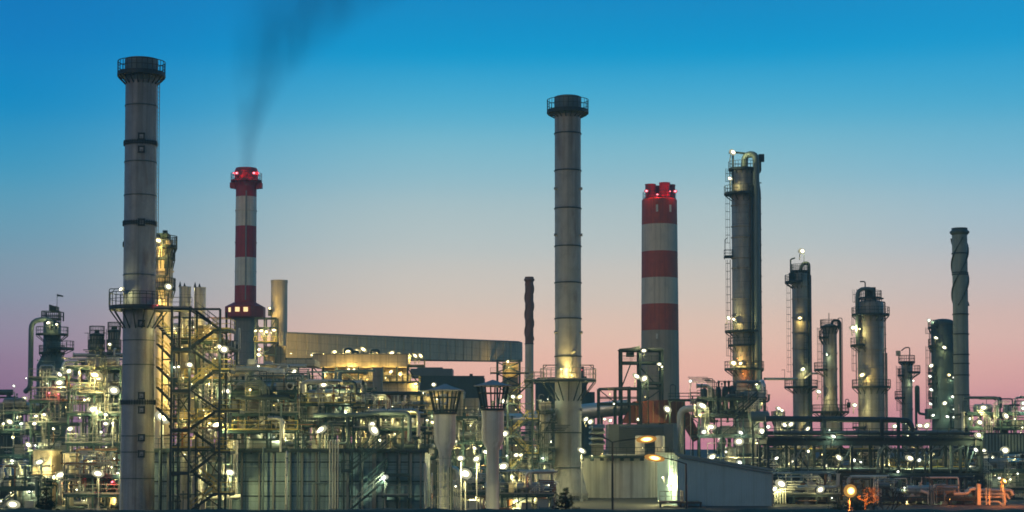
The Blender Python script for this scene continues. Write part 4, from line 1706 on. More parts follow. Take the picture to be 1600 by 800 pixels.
# ================================================================== CAPPED VENTS
def capped_vent(label, px, Y, apex, rim, rimw, btop, bw, bbot, nbot, nw, group='capped vents in the middle'):
    cc = axis(px, 670, Y)
    k = K(Y)
    t = thing('capped_vent', label, 'vent stack', (cc[0], cc[1], 0), group)
    m = MB()
    m.lathe([(nw * k, 0), (nw * k, Zp(nbot, Y)), (bw * k, Zp(bbot, Y)), (bw * k, Zp(btop, Y)), (bw * k * .9, Zp(btop, Y) + .02)], cc, 40)
    for p in (btop + 12, btop + 30):
        m.ring(cc, Zp(p, Y), bw * k - .02, bw * k + .025, .06, 40)
    m.build('body', M['tank'], t)
    m = MB()
    m.ring(cc, Zp(btop, Y) - .1, bw * k - .02, bw * k + .14, .22, 40)
    m.ring(cc, Zp(btop - 4, Y), bw * k - .02, bw * k + .05, .1, 40)
    for i in range(10):
        a_ = 2 * PI * (i + .3) / 10
        m.beam((cc[0] + bw * k * math.cos(a_), cc[1] + bw * k * math.sin(a_), Zp(btop, Y)), (cc[0] + rimw * .86 * k * math.cos(a_), cc[1] + rimw * .86 * k * math.sin(a_), Zp(rim - 1, Y)), .15)
    m.ring(cc, Zp((btop + rim) / 2 - 6, Y), rimw * .70 * k, rimw * .70 * k + .1, .1, 30)
    m.build('strut_cage', M['steel'], t)
    m = MB()
    m.lathe([(rimw * .96 * k, Zp(rim + 1.5, Y)), (rimw * k, Zp(rim + 1, Y)), (rimw * k, Zp(rim, Y)), (rimw * .5 * k, Zp((rim + apex) / 2 + .6, Y)), (.12, Zp(apex, Y))], cc, 12)
    m.build('rain_cap', M['cap'], t, sharp=20)
    return t, cc, k


t, cc, k = capped_vent('left capped vent, lower and broader, with a scaffold at its foot', 695.5, 186, 600, 609.5, 29.5, 646, 16.8, 690, 707, 9.4)
t, cc, k = capped_vent('right capped vent, taller, with a slim pipe neck beside the zigzag stairs', 770, 188, 593.5, 602.5, 30, 640, 17.3, 688, 703, 9.9)
# scaffold cage around the left vent's foot
Y = 184
t = thing('scaffold', 'light scaffold cage around the foot of the left capped vent', 'scaffold', (Xp(696, 760, Y), Y, 0))
m = MB()
for px in (684, 692, 700, 704):
    for y in (Y, Y + 3.6):
        m.beam((Xp(px, 760, Y), y, 0), (Xp(px, 760, Y), y, Zp(712, Y)), .07)
for p in range(716, 800, 12):
    for y in (Y, Y + 3.6):
        m.beam((Xp(682, 760, Y), y, Zp(p, Y)), (Xp(705, 760, Y), y, Zp(p, Y)), .07)
m.build('tubes', M['steel_light'], t)
m = MB()
m.beam((Xp(683, 760, Y), Y + .4, 0), (Xp(683, 760, Y), Y + .4, Zp(722, Y)), .35)
m.beam((Xp(704, 760, Y), Y + .4, 0), (Xp(704, 760, Y), Y + .4, Zp(730, Y)), .35)
build_each(m, 'post', M['steel'], t)

# ================================================================== FURNACE BUILDING (long panelled wall) and its deck
Y = 207
x0, x1 = Xp(188, 740, Y), Xp(664, 740, Y)
t = thing('furnace_building', 'long panelled metal building with a railed roof deck across the left foreground', 'building', ((x0 + x1) / 2, Y, 0))
zt = Zp(703, Y)
m = MB()
m.box((x0, Y, 0), (x1, Y + 13, zt - .2))
m.build('wall', M['panel'], t)
m = MB()
px = 192
i = 0
pil = []
while px < 662:
    w = R.choice((3, 4, 4, 6))
    pil.append(px)
    x = Xp(px, 740, Y)
    m.box((x, Y - R.choice((.25, .35, .5)), 0), (x + w * K(Y), Y - .003, zt - .25))
    px += R.choice((16, 18, 22, 27))
build_each(m, 'pilaster', M['steel_light'], t)
m = MB()
for p in (722, 752, 775):
    m.beam((x0, Y - .1, Zp(p, Y)), (x1, Y - .1, Zp(p, Y)), .1, .12)
build_each(m, 'girt', M['steel'], t)
deck(t, x0 - .2, x1 + .5, Y - .9, Y + 13, zt, h=1.25, rmat='steel_green', sides='fr', thick=.3, name='roof_deck')
m = MB()
for i in range(4):
    x = Xp(517 + 4.3 * i, 740, Y)
    m.tube([(x, Y - 1.2, .2), (x, Y - 1.2, Zp(688, Y)), (x, Y - .2, Zp(688, Y))], .085, 8)
build_each(m, 'riser_pipe', M['white_pipe'], t)
for px, top, bot, r_, mt in ((449.5, 705, 800, .17, 'alu_pipe'), (369, 690, 774, .2, 'alu_pipe'), (440, 655, 706, .14, 'white_pipe'), (208, 704, 800, .12, 'grey_pipe'), (252, 704, 800, .13, 'grey_pipe'), (413, 700, 800, .12, 'grey_pipe'),
                             (467, 706, 800, .1, 'grey_pipe'), (665, 725, 800, .13, 'white_pipe'), (675, 740, 800, .1, 'alu_pipe'), (500, 706, 800, .12, 'grey_pipe')):
    m = MB()
    x = Xp(px, 740, Y)
    m.tube([(x, Y - 1.0, max(.1, Zp(bot, Y))), (x, Y - 1.0, Zp(top, Y)), (x, Y - .1, Zp(top, Y))], r_, 10)
    m.build('pipe', M[mt], t)
m = MB()
m.tube([P(490, 800, Y - 1.2), P(490, 755, Y - 1.2), P(513, 755, Y - 1.2), P(513, 750, Y - 1.2)], .1, 8)
m.build('pipe', M['grey_pipe'], t)
m = MB()
m.tube([P(376, 776, 202), P(314, 779, 202), P(314, 800, 202)], .26, 12)
m.build('pipe', M['white_pipe'], t)
m = MB()
m.tube([P(369, 774, 203), P(369, 690, 203)], .2, 12)
m.build('pipe', M['alu_pipe'], t)
# outside stair at its right end
Y2 = 204.5
flight(t, P(603, 690, Y2), P(548, 735, Y2), rmat='steel_green')
flight(t, P(548, 796, Y2 - 1.3), P(600, 752, Y2 - 1.3), rmat='steel_light')
flight(t, P(605, 730, Y2), P(575, 757, Y2), rmat='steel_green')
deck(t, Xp(534, 735, Y2), Xp(550, 735, Y2), Y2 - 1, Y2 + 1.4, Zp(735, Y2), sides='fl', rmat='steel_green', name='landing')
deck(t, Xp(598, 745, Y2), Xp(640, 745, Y2), Y2 - 2, Y2 + 1.4, Zp(773, Y2), sides='f', rmat='steel_light', name='landing')
deck(t, Xp(600, 745, Y2), Xp(640, 745, Y2), Y2 - .4, Y2 + 1.4, Zp(742, Y2), sides='f', rmat='steel_green', name='landing')
m = MB()
for px in (536, 549, 562, 600, 620, 638):
    m.beam((Xp(px, 745, Y2), Y2 + .9, 0), (Xp(px, 745, Y2), Y2 + .9, Zp(705, Y2)), .2)
build_each(m, 'stair_post', M['steel'], t)

# units standing on and behind the deck
DZ = 7.0 - .3
process_unit('tangle of silver pipes above the panelled building, right of the dark stair tower', 346, 462, [612, 645, 672], 209, 10, 21, 78, 5, 4,
             [(355, 611, 1.2, 'w', 200), (391, 609, .6, 'y'), (337, 664, 1.9, 'w'), (328, 670, 1.0, 'w'), (372, 640, .6, 'w', 214), (446, 660, .5, 'w', 214)], zbase=DZ - .1, big=1.0, glow=10, gp=120)
process_unit('brightly lit middle pipe module above the panelled building, below the long gallery', 466, 552, [630, 662], 210, 10, 22, 80, 4, 3,
             [(506, 601, 1.3, 'w', 212), (503, 671, 1.7, 'w', 208), (497, 674, 1.0, 'w', 208), (485, 612, .5, 'w', 215), (530, 620, .6, 'w', 214), (476, 622, .5, 'w', 215), (540, 655, .5, 'w', 216)], zbase=DZ - .1, glow=14, gp=120)
process_unit('pipe module with curved roof pipes above the right end of the panelled building', 556, 664, [648, 668], 210, 10, 23, 74, 4, 3,
             [(584, 672, 1.9, 'w', 207), (581, 663, 1.1, 'w', 208), (594, 688, .7, 'w', 207), (642, 657, 1.0, 'w'), (614, 660, .4, 'w', 215)], zbase=DZ - .1, glow=9, gp=100)
# wide trunking lying over the modules
t = thing('white_duct', 'long white round duct lying on top of the pipe module by the stair tower', 'duct', (Xp(390, 580, 222), 222, DZ))
m = MB()
m.tube([P(340, 580, 222), P(398, 580, 222), P(430, 584, 222), P(444, 584, 222)], .62, 18)
m.build('duct', M['cream'], t)
m = MB()
for px in (352, 380, 410, 436):
    q = P(px, 584, 222)
    m.beam((q.x, 222, DZ), (q.x, 222, q.z), .3)
build_each(m, 'saddle_post', M['steel'], t)
t = thing('curved_header', 'blue grey header pipe bent over the right hand pipe module', 'pipe', (Xp(600, 660, 209), 209, DZ))
m = MB()
m.tube([P(490, 649, 209), P(560, 648, 209), P(600, 645, 209), P(636, 646, 209), P(640, 652, 209), P(640, 690, 209)], .26, 14)
m.build('pipe', M['grey_pipe'], t)
m = MB()
for px in (500, 545, 590, 630):
    q = P(px, 650, 209.4)
    m.beam((q.x, q.y, DZ), (q.x, q.y, q.z), .2)
build_each(m, 'saddle_post', M['steel'], t)
t = thing('boiler_drum', 'wide grey clad drum lying behind the silver pipes, with slanting downcomers', 'drum', (Xp(375, 630, 226), 226, DZ))
drum(t, P(352, 628, 226), P(420, 628, 226), 1.15, 'vessel', 'shell', 24)
for i in range(5):
    m = MB()
    m.tube([P(372 + i * 12, 638, 223.5), P(378 + i * 12, 650, 222.5), P(388 + i * 12, 662, 222)], .32, 12)
    m.build('downcomer', M['alu_pipe'], t)
# process rows further back that fill the gaps
process_unit('far pipe rows below the long gallery, behind the white round duct', 345, 480, [596, 622, 650], 262, 10, 31, 60, 5, 4,
             [(400, 607, .9, 'w'), (425, 600, .7, 'w'), (440, 612, .9, 'w'), (468, 612, .7, 'w'), (362, 600, .7, 'w'), (380, 655, .8, 'w')], glow=12, gp=120)
process_unit('far pipe rows left of the plain round grey pillar', 482, 580, [606, 628, 655], 266, 9, 32, 55, 4, 3,
             [(520, 611, 1.2, 'w'), (548, 618, .9, 'w'), (500, 625, .9, 'w'), (560, 640, .8, 'w'), (535, 630, .9, 'w')], glow=12, gp=120)
process_unit('far pipe rows right of the plain round grey pillar', 598, 690, [642, 662], 268, 9, 33, 45, 3, 3,
             [(668, 656, 1.0, 'w'), (612, 634, .8, 'w'), (630, 690, .8, 'w'), (655, 680, .8, 'w')], glow=8, gp=100)
process_unit('dim pipework between the two capped vents', 690, 792, [652, 690], 256, 9, 34, 55, 5, 3,
             [(720, 716, 1.1, 'w'), (747, 717, 1.1, 'w'), (758, 706, 1.0, 'w'), (676, 660, .8, 'y'), (735, 665, .4, 'w'), (712, 690, .8, 'w'), (742, 700, .9, 'w')], glow=8)
process_unit('low pipe stand in front of the white sloping shed, between the vents', 706, 762, [768], 200, 5, 35, 26, 0, 1,
             [(712, 760, .5, 'w', 199)], rmat='steel_light')

# small white shed lit by a floodlight between the vents
Y = 214
t = thing('lean_to_shed', 'small white lean to shed with a sloping roof, floodlit between the capped vents', 'shed', (Xp(725, 770, Y), Y, 0))
m = MB()
xa, xb, xc = Xp(700, 760, Y), Xp(752, 760, Y), Xp(758, 760, Y)
za, zb = Zp(728, Y), Zp(764, Y)
m.hexa([(xa, Y, 0), (xb, Y, 0), (xb, Y + 6, 0), (xa, Y + 6, 0), (xa, Y, za), (xb, Y, zb), (xb, Y + 6, zb), (xa, Y + 6, za)])
m.build('wall', M['cream'], t)
m = MB()
m.hexa([(xa - .2, Y - .3, za + .01), (xb + .3, Y - .3, zb + .01), (xb + .3, Y + 6.2, zb + .01), (xa - .2, Y + 6.2, za + .01),
        (xa - .2, Y - .3, za + .16), (xb + .3, Y - .3, zb + .16), (xb + .3, Y + 6.2, zb + .16), (xa - .2, Y + 6.2, za + .16)])
m.build('roof', M['shed_roof'], t)
lamp_post(727, 740, 180, 'bright floodlight on a pole in front of the white lean to shed', 1.6, 'w', 0, 1500)
lamp_post(745, 717, 178, 'floodlight on a tall pole left of the neck of the right capped vent', 1.1, 'w', 0, 2400)
lamp_post(720, 716, 179, 'floodlight on a tall pole just right of the left capped vent', 1.0, 'w', 0, 2000)
lamp_post(601, 746, 203, 'floodlight on a pole at the outside stair of the panelled building', 1.2, 'c', 0, 1000)
lamp_post(358, 738, 201, 'floodlight on a pole before the panelled wall, right of the dark stair tower', 1.7, 'w', 0, 1300)

# ================================================================== STAIR TOWER BESIDE THE LEFT CHIMNEY
Y = 194
t = thing('stair_tower', 'dark steel stair tower with zigzag flights beside the tall left chimney', 'stair tower', (Xp(310, 700, Y), Y, 0))
X = lambda px: Xp(px, 640, Y)
Z = lambda p: Zp(p, Y)
m = MB()
for px, top in ((270, 480), (298, 480), (345, 484)):
    m.beam((X(px), Y - .9, 0), (X(px), Y - .9, Z(top)), .22)
    m.beam((X(px), Y + 3.4, 0), (X(px), Y + 3.4, Z(top)), .2)
for p in (484, 547, 612, 672, 740):
    m.beam((X(270), Y - .9, Z(p)), (X(298), Y - .9, Z(p)), .16, .22)
for p in (484,):
    m.beam((X(298), Y - .9, Z(p)), (X(345), Y - .9, Z(p)), .16, .22)
for a_, b_, p, q in ((270, 298, 700, 740), (298, 345, 700, 752), (298, 345, 765, 800), (270, 298, 620, 660), (298, 345, 484, 520), (298, 345, 550, 578), (298, 345, 620, 655)):
    m.beam((X(a_), Y + 3.4, Z(p)), (X(b_), Y + 3.4, Z(q)), .14)
for p, q in ((487, 515), (545, 576), (610, 640)):      # braces in front, sloping the other way
    m.beam((X(300), Y - .9, Z(p)), (X(343), Y - .9, Z(q)), .15)
m.build('steel_frame', M['steel'], t)
for a_, p, b_, q in ((338, 513, 294, 546), (294, 611, 338, 577), (338, 577, 294, 611), (294, 672, 340, 641)):
    if (a_, p) == (294, 611):
        continue
    flight(t, (X(a_), Y + .2, Z(p)), (X(b_), Y + .2, Z(q)))
flight(t, (X(338), Y + 2.2, Z(577)), (X(294), Y + 2.2, Z(546)), rmat='steel_light')
flight(t, (X(338), Y + 2.2, Z(641)), (X(294), Y + 2.2, Z(611)), rmat='steel_light')
flight(t, (X(338), Y + 2.2, Z(513)), (X(300), Y + 2.2, Z(484)), rmat='steel_light')
flight(t, (X(338), Y + 2.2, Z(705)), (X(294), Y + 2.2, Z(672)), rmat='steel_light')
flight(t, (X(298), Y + .2, Z(739)), (X(342), Y + .2, Z(705)), rmat='steel_green')
flight(t, (X(298), Y + 2.2, Z(739)), (X(340), Y + 2.2, Z(770)))
flight(t, (X(338), Y + .2, Z(770)), (X(298), Y + .2, Z(799)))
for p, a_, b_ in ((515, 332, 361), (578, 332, 361), (641, 335, 376), (705, 338, 362), (770, 335, 362)):
    deck(t, X(a_), X(b_), Y - .6, Y + 3, Z(p), rmat='yellow', sides='fr', name='landing')
for p in (546, 611, 672, 739):
    deck(t, X(268), X(299), Y - .6, Y + 3, Z(p), rmat='steel', sides='f', name='landing')
deck(t, X(240), X(300), Y - .3, Y + 3.4, Z(481), rmat='steel_light', sides='f', name='landing')
lamps(t, Y - 1.2, [(343, 542, 1.0, 'w'), (350, 546, 1.4, 'w'), (296, 570, 1.1, 'w'), (273, 574, .6, 'c'), (279, 573, .6, 'w'), (318, 641, .4, 'w', 198)])
for px, p in ((318, 520), (310, 553), (322, 585), (308, 618), (320, 648), (286, 590), (285, 655)):  # small yellow lamps added behind the flights to light the stair lattice
    floodlight(t, P(px, p, Y + 3.0), .28, 'y', 170)
# second stair, close to the chimney, parallel flights
Y = 199
t = thing('stair_tower', 'yellow railed stair of parallel flights tight against the tall left chimney', 'stair tower', (Xp(258, 700, Y), Y, 0))
X = lambda px: Xp(px, 620, Y)
Z = lambda p: Zp(p, Y)
for p in (507, 536, 572, 604, 636):
    flight(t, (X(241), Y + 1.5, Z(p)), (X(268), Y + 1.5, Z(p + 27)), rmat='yellow')
    deck(t, X(262), X(274), Y + .7, Y + 2.4, Z(p + 28), rmat='yellow', sides='r', name='landing')
m = MB()
for px in (246, 272):
    m.beam((X(px), Y + 2.6, 0), (X(px), Y + 2.6, Z(490)), .18)
for p in (520, 560, 600, 640, 680):
    m.beam((X(246), Y + 2.6, Z(p)), (X(272), Y + 2.6, Z(p)), .14)
m.build('steel_frame', M['steel'], t)
# vessels behind the stairs
Y = 213
t, c, k = tower('pale column wrapped in yellow light just behind the tall left chimney', 256, 500, Y, 13.5, 372, 700, 'cream_dim', rings=(440, 425, 520, 560),
                plats=((386, 20, -PI * .5, PI * .5), (405, 17, *FULL), (452, 18, *FULL)), ladders=((-PI * .35, 450, 390),))
vpipe(t, [(c[0] + 10 * k, Y - 2, Zp(400, Y)), (c[0] + 10 * k, Y - 2, Zp(434, Y)), (c[0] - 12 * k, Y - 2.4, Zp(434, Y)), (c[0] - 16 * k, Y - 2.4, Zp(480, Y))], .12, 'dark_pipe', 8)
m = MB()
m.box((c[0] - 10 * k, Y - 1.2, Zp(372, Y)), (c[0] + 8 * k, Y + .8, Zp(366, Y)))
m.cyl((c[0] + 2 * k, Y - .5, Zp(368, Y)), (c[0] + 2 * k, Y - .5, Zp(361, Y)), .3, n=10)
m.build('head_box', M['steel_green'], t)
lamps(t, Y - 1.7, [(247, 376, 1.4, 'y', Y - 1.5), (263, 448, 1.2, 'w', Y - 3)])
for px, py, pw in ((248, 400, 260), (249, 470, 420), (262, 545, 520), (262, 585, 420), (258, 625, 300)):
    floodlight(t, P(px, py, Y - 2.0), .3, 'y', pw)
for px, top, lab in ((289, 448, 'left of two short pale flues on the stair tower head'), (312.5, 449, 'right of two short pale flues on the stair tower head')):
    Y = 203
    cc = axis(px, 480, Y)
    k = K(Y)
    t = thing('flue', lab, 'flue', (cc[0], cc[1], 0))
    m = MB()
    m.lathe([(9 * k, 0), (9 * k, Zp(top, Y)), (7.6 * k, Zp(top, Y)), (7.4 * k, Zp(top + 6, Y))], cc, 28)
    m.ring(cc, Zp(top + 2, Y), 8.8 * k, 9.5 * k, .12, 28)
    m.build('shaft', M['vessel'], t)
    m = MB()
    for dxp, h in ((-10, 7), (-3, 5)):
        x = cc[0] + dxp * k
        m.lathe([(.09, Zp(top + 40, Y)), (.09, Zp(top, Y)), (.16, Zp(top - 1, Y)), (.03, Zp(top - h - 2, Y))], (x, Y + .8), 8)
    build_each(m, 'vent_pipe', M['dark_pipe'], t)
    if px < 300:
        floodlight(t, P(273, 514, Y - 2.5), 1.2, 'w', 500)
process_unit('narrow pipe stack with yellow rails threaded between the dark stair tower and two pale flues', 272, 346, [530, 592, 655, 700], 198.2, 3.5, 42, 60, 2, 0, [], rmat='yellow', glow=16, gk='yyw', gp=120)
process_unit('crowded pipes and vessels behind the dark stair tower', 262, 352, [540, 575, 612, 650], 215, 9, 41, 75, 6, 3,
             [(336, 560, .4, 'w'), (300, 600, .5, 'w', 213), (322, 625, .5, 'w', 213), (286, 640, .5, 'w', 213), (330, 590, .5, 'w', 214), (309, 660, .5, 'w', 213)], glow=10, gp=110)
lamp_post(254, 652, 204.6, 'very bright floodlight low against the right edge of the tall left chimney', 2.3, 'w', 7, 1500)

# ================================================================== LEFT PLANT
process_unit('glowing yellow pipe plant between the stepped column and the tall left chimney', 107, 188, [573, 612, 645, 692], 222, 11, 51, 85, 5, 3,
             [(150, 586, 2.2, 'y'), (154, 590, 1.6, 'y'), (178, 610, 1.7, 'w'), (145, 639, 1.8, 'w'), (110, 670, 1.2, 'w'), (166, 662, 1.1, 'w'), (165, 648, .9, 'w'), (108, 580, 1.0, 'w'),
              (142, 721, .7, 'c'), (176, 661, .7, 'w'), (125, 600, .5, 'y', 226), (170, 575, .6, 'y', 226), (132, 625, .6, 'w', 227), (158, 675, .6, 'c', 227), (130, 655, .5, 'w', 228), (178, 717, .7, 'c')], rmat='steel_light', glow=14, gp=150)
process_unit('dim pipe plant below the stepped column at the left edge', 48, 106, [590, 625, 660, 705], 236, 10, 52, 60, 3, 2,
             [(93, 585, 1.1, 'w'), (93, 598, 1.5, 'w'), (37, 623, 1.3, 'w', 246), (54, 662, .9, 'w'), (57, 650, .8, 'w'), (45, 695, 1.3, 'w'), (55, 696, .5, 'c'), (77, 614, .6, 'r'), (92, 616, .6, 'r'), (70, 648, .9, 'w'), (84, 670, .7, 'w', 242)], rmat='steel_light', glow=8)
process_unit('far left edge pipe racks with blue sheeting below', -8, 50, [642, 672, 712], 240, 9, 53, 42, 1, 3,
             [(15, 659, 1.3, 'w'), (34, 662, .9, 'c'), (5, 662, .7, 'w'), (19, 720, .8, 'c'), (41, 591, .4, 'c', 270), (22, 603, .6, 'c', 270), (8, 748, .5, 'y', 239), (20, 746, .5, 'y', 239)], glow=6, pf=.6)
Y = 239
t = thing('blue_shed', 'deep blue sheeted low shed at the far left edge', 'shed', (Xp(20, 730, Y), Y, 0))
m = MB()
m.box((Xp(-12, 730, Y), Y - 3, Zp(742, Y)), (Xp(49, 730, Y), Y - .6, Zp(725, Y)))
m.build('wall', M['blue'], t)
m = MB()
for px in (-10, 8, 30, 47):
    m.beam((Xp(px, 740, Y), Y - 2.9, 0), (Xp(px, 740, Y), Y - 2.9, Zp(742, Y)), .2)
m.box((Xp(-12, 750, Y), Y - 1, 0), (Xp(49, 750, Y), Y - .7, Zp(743, Y)))
build_each(m, 'post', M['steel'], t)
# pair of drums and high pipe at the far left
for px, lab in ((4, 'left of two dark horizontal drums at the far left edge'), (18, 'right of two dark horizontal drums at the far left edge')):
    t = thing('drum', lab, 'drum', (Xp(px, 640, 280), 280, 0))
    drum(t, P(px, 637, 280), P(px, 637, 280) + Vector((.8, 4, 0)), .75, 'tower_dark', 'shell')
    m = MB()
    q = P(px, 645, 280)
    m.box((q.x - .6, 280.5, 0), (q.x + .9, 283.5, q.z + .1))
    m.build('plinth', M['steel'], t)
t = thing('pipe_bridge', 'high dark pipe bridge crossing the sky at the far left edge', 'pipe', (Xp(10, 620, 282), 282, 0))
m = MB()
m.tube([P(-20, 613, 282), P(20, 613, 282)], .45, 14)
m.tube([P(-20, 621, 282), P(28, 621, 282)], .14, 8)
m.build('pipe', M['tower_dark'], t)
m = MB()
for px in (14, -5):
    m.beam((Xp(px, 640, 282), 282, 0), P(px, 615, 282), .6)
build_each(m, 'trestle', M['steel'], t)
# vessels with cages on top of the glowing plant
for px, top, r_, lab in ((151, 520, 10.5, 'caged vessel left of the tall left chimney, standing free against the sky'), (178, 514, 9, 'caged vessel half hidden by the tall left chimney')):
    Y = 252
    t, c, k = tower(lab, px, 560, Y, r_, top, 640, 'tower', rings=(548,), plats=((545, r_ + 2.5, *FULL), (top + 4, r_ + 1.5, *FULL)), ladders=((PI * .9, 545, top),), name='vessel')
    m = MB()
    m.cyl((c[0], Y, Zp(top + 3, Y)), (c[0], Y, Zp(top - 4, Y)), .35, n=10)
    m.beam((c[0] + r_ * k, Y, Zp(top + 8, Y)), (c[0] + r_ * k, Y, Zp(top - 2, Y)), .08)
    m.build('nozzle', M['steel'], t)
    lamps(t, Y - 1.8, [(px + (20 if px < 160 else -6), 538, .7, 'w', Y - 3), ])
for px, lab in ((99, 'tall bare lamp mast'),):
    pass
# white blockhouses low at left
Y = 221
t = thing('blockhouse', 'pale flat roofed blockhouse low in the left plant, behind the small pine', 'building', (Xp(75, 740, Y), Y, 0))
m = MB()
X = lambda px: Xp(px, 750, Y)
Z = lambda p: Zp(p, Y)
m.box((X(51), Y, 0), (X(80), Y + 5, Z(704)))
m.box((X(98), Y, 0), (X(108), Y + 5, Z(708)))
m.build('wall', M['cream_dim'], t)
m = MB()
m.box((X(50), Y - .2, Z(704) + .003), (X(81), Y + 5.1, Z(702)))
m.build('roof', M['steel_light'], t)
m = MB()
m.box((X(62), Y - .05, Z(735)), (X(66), Y - .004, Z(716)))
m.build('door', M['steel_green'], t)
deck(t, X(50), X(96), Y - 2, Y - .1, Z(751), rmat='steel_light', sides='f')
lamps(t, Y - 1.2, [(61, 722, 1.6, 'w'), (95, 742, 1.8, 'w'), (91, 744, 1.2, 'w')])
process_unit('low pipe yard in front of the left plant, between the small pine and the chimney', 104, 186, [742, 772], 208, 8, 54, 50, 2, 2,
             [(176, 753, .8, 'r'), (184, 739, .6, 'c'), (120, 765, .5, 'w', 212), (166, 735, .5, 'w', 213), (174, 730, .7, 'w', 212)], rmat='steel_light')
process_unit('low pipe yard at the bottom left corner', -10, 60, [762], 214, 6, 55, 30, 1, 2, [(1, 783, .6, 'w'), (46, 768, .5, 'c', 216)], rmat='steel_green')
lamp_post(153, 740, 206, 'floodlight on a short pole in the low left pipe yard', 1.7, 'w', 0, 700)
lamp_post(21, 788, 205, 'bright floodlight on a pole in the bottom left corner', 1.9, 'w', 0, 700)

# ================================================================== STAIR TOWER B (right of the capped vents)
Y = 243
t = thing('stair_tower', 'zigzag stair tower with yellow handrails left of the chimney with one lamplit platform', 'stair tower', (Xp(812, 700, Y), Y, 0))
X = lambda px: Xp(px, 690, Y)
Z = lambda p: Zp(p, Y)
m = MB()
for px in (793, 832):
    for y in (Y - .8, Y + 3):
        m.beam((X(px), y, 0), (X(px), y, Z(596)), .24)
for i, p in enumerate(range(606, 800, 25)):
    m.beam((X(793), Y - .8, Z(p)), (X(832), Y - .8, Z(p)), .1, .12)
m.build('steel_frame', M['steel'], t)
lv_ = [595, 628, 655, 682, 709, 736, 763, 790]
left = True
for i, (p, q) in enumerate(zip(lv_, lv_[1:])):
    a_, b_ = (825, 798) if left else (798, 825)
    if i == 0:
        a_, b_ = 832, 797
    flight(t, (X(a_), Y + .3 + (i % 2) * 1.4, Z(p)), (X(b_), Y + .3 + (i % 2) * 1.4, Z(q)))
    if left:
        deck(t, X(785), X(799), Y - .4, Y + 2.6, Z(q), rmat='yellow', sides='fl', name='landing')
    else:
        deck(t, X(823), X(842), Y - .4, Y + 2.6, Z(q), rmat='yellow', sides='fr', name='landing')
    left = not left
deck(t, X(819), X(851), Y - .5, Y + 3, Z(594), rmat='steel_light', sides='fb', name='landing')
lamps(t, Y - 1.2, [(787, 627, 1.5, 'w'), (802, 620, .9, 'w'), (812, 620, 1.2, 'y'), (788, 678, 1.5, 'w'), (786, 729, 1.8, 'w'), (807, 711, 1.1, 'w'), (814, 711, .8, 'w'), (792, 712, .5, 'c')])
for p in (640, 668, 696, 722, 750):
    floodlight(t, P(806, p, Y + 2.9), .3, 'y', 110)
# x braced frame right of it
process_unit('dark cross braced steel frame between the zigzag stairs and the lamplit chimney', 842, 864, [643, 700, 722], 246, 5, 61, 22, 1, 1, [(857, 684, 1.0, 'w', 249), (848, 716, .6, 'c')], bays=1, mat='steel')
process_unit('dim pipework behind the zigzag stair tower', 790, 868, [690, 735, 768], 262, 9, 62, 50, 4, 2, [(860, 690, .8, 'w'), (800, 745, .7, 'w'), (845, 740, .8, 'w'), (826, 760, .7, 'w')])
process_unit('low silver pipe run at the foot of the zigzag stairs', 784, 862, [772], 205, 5, 63, 32, 1, 2, [(795, 786, .5, 'w', 208), (835, 785, .5, 'c', 208)], rmat='steel_light')
# white tank on legs
Y = 236
cc = axis(851, 745, Y)
k = K(Y)
t = thing('tank', 'narrow white tank on legs left of the flared chimney foot', 'tank', (cc[0], cc[1], 0))
m = MB()
m.lathe(dome(9.5 * k, Zp(776, Y), Zp(738, Y), .2), cc, 28)
m.build('shell', M['cream'], t)
m = MB()
for sx in (-1, 1):
    for sy in (-1, 1):
        m.beam((cc[0] + sx * 9.6 * k, cc[1] + sy * 9.6 * k, 0), (cc[0] + sx * 9.6 * k, cc[1] + sy * 9.6 * k, Zp(724, Y)), .12)
for sx in (-1, 1):
    m.beam((cc[0] - 9.6 * k, cc[1] + sx * 9.6 * k, Zp(724, Y)), (cc[0] + 9.6 * k, cc[1] + sx * 9.6 * k, Zp(724, Y)), .12)
m.beam((cc[0] - 9.6 * k, cc[1] - 9.6 * k, Zp(738, Y)), (cc[0], cc[1] - 9.6 * k, Zp(725, Y)), .09)
m.beam((cc[0] + 9.6 * k, cc[1] - 9.6 * k, Zp(738, Y)), (cc[0], cc[1] - 9.6 * k, Zp(725, Y)), .09)
m.build('leg_frame', M['steel_light'], t)
lamp_post(862, 757, 231, 'brilliant floodlight on a pole left of the flared chimney foot', 2.0, 'w', 0, 1900)
lamp_post(909, 704, 240, 'round white lamp on a pole against the right side of the lamplit chimney', 1.5, 'w', 0, 1400)

# ================================================================== TANK, SHED, LOUVRED UNIT
Y = 262
cc = axis(968, 750, Y)
k = K(Y)
t = thing('storage_tank', 'wide streaked cream storage tank with a railed roof walkway', 'tank', (cc[0], cc[1], 0))
m = MB()
ztk = Zp(713, Y)
rtk = 61 * k
m.lathe([(rtk, 0), (rtk, ztk), (rtk * .6, ztk + .25), (.1, ztk + .5)], cc, 72)
for p in (737, 758):
    m.ring(cc, Zp(p, Y), rtk - .02, rtk + .03, .06, 72)
m.build('shell', M['tank'], t)
a0_, a1_ = -PI * .95, -PI * .05
m = MB()
yf = Y - rtk - .9
m.box((cc[0] - rtk - 1, yf, ztk - .25), (cc[0] + rtk + .8, yf + 1.2, ztk))
for i in range(9):
    x = cc[0] - rtk + 2 * rtk * i / 8
    m.box((x - .25, yf + .1, ztk - .6), (x + .25, yf + 1.2, ztk - .252))
wk = m.build('walkway', M['steel'], t)
m = MB()
rail(m, [(cc[0] - rtk - 1, yf + .05, ztk), (cc[0] + rtk + .8, yf + .05, ztk)], 1.25)
m.build('railing', M['steel'], wk)
floodlight(t, P(941, 709, yf - .1), .3, 'y', 150)
floodlight(t, P(925, 712, yf - .4), .3, 'w', 60)
m = MB()
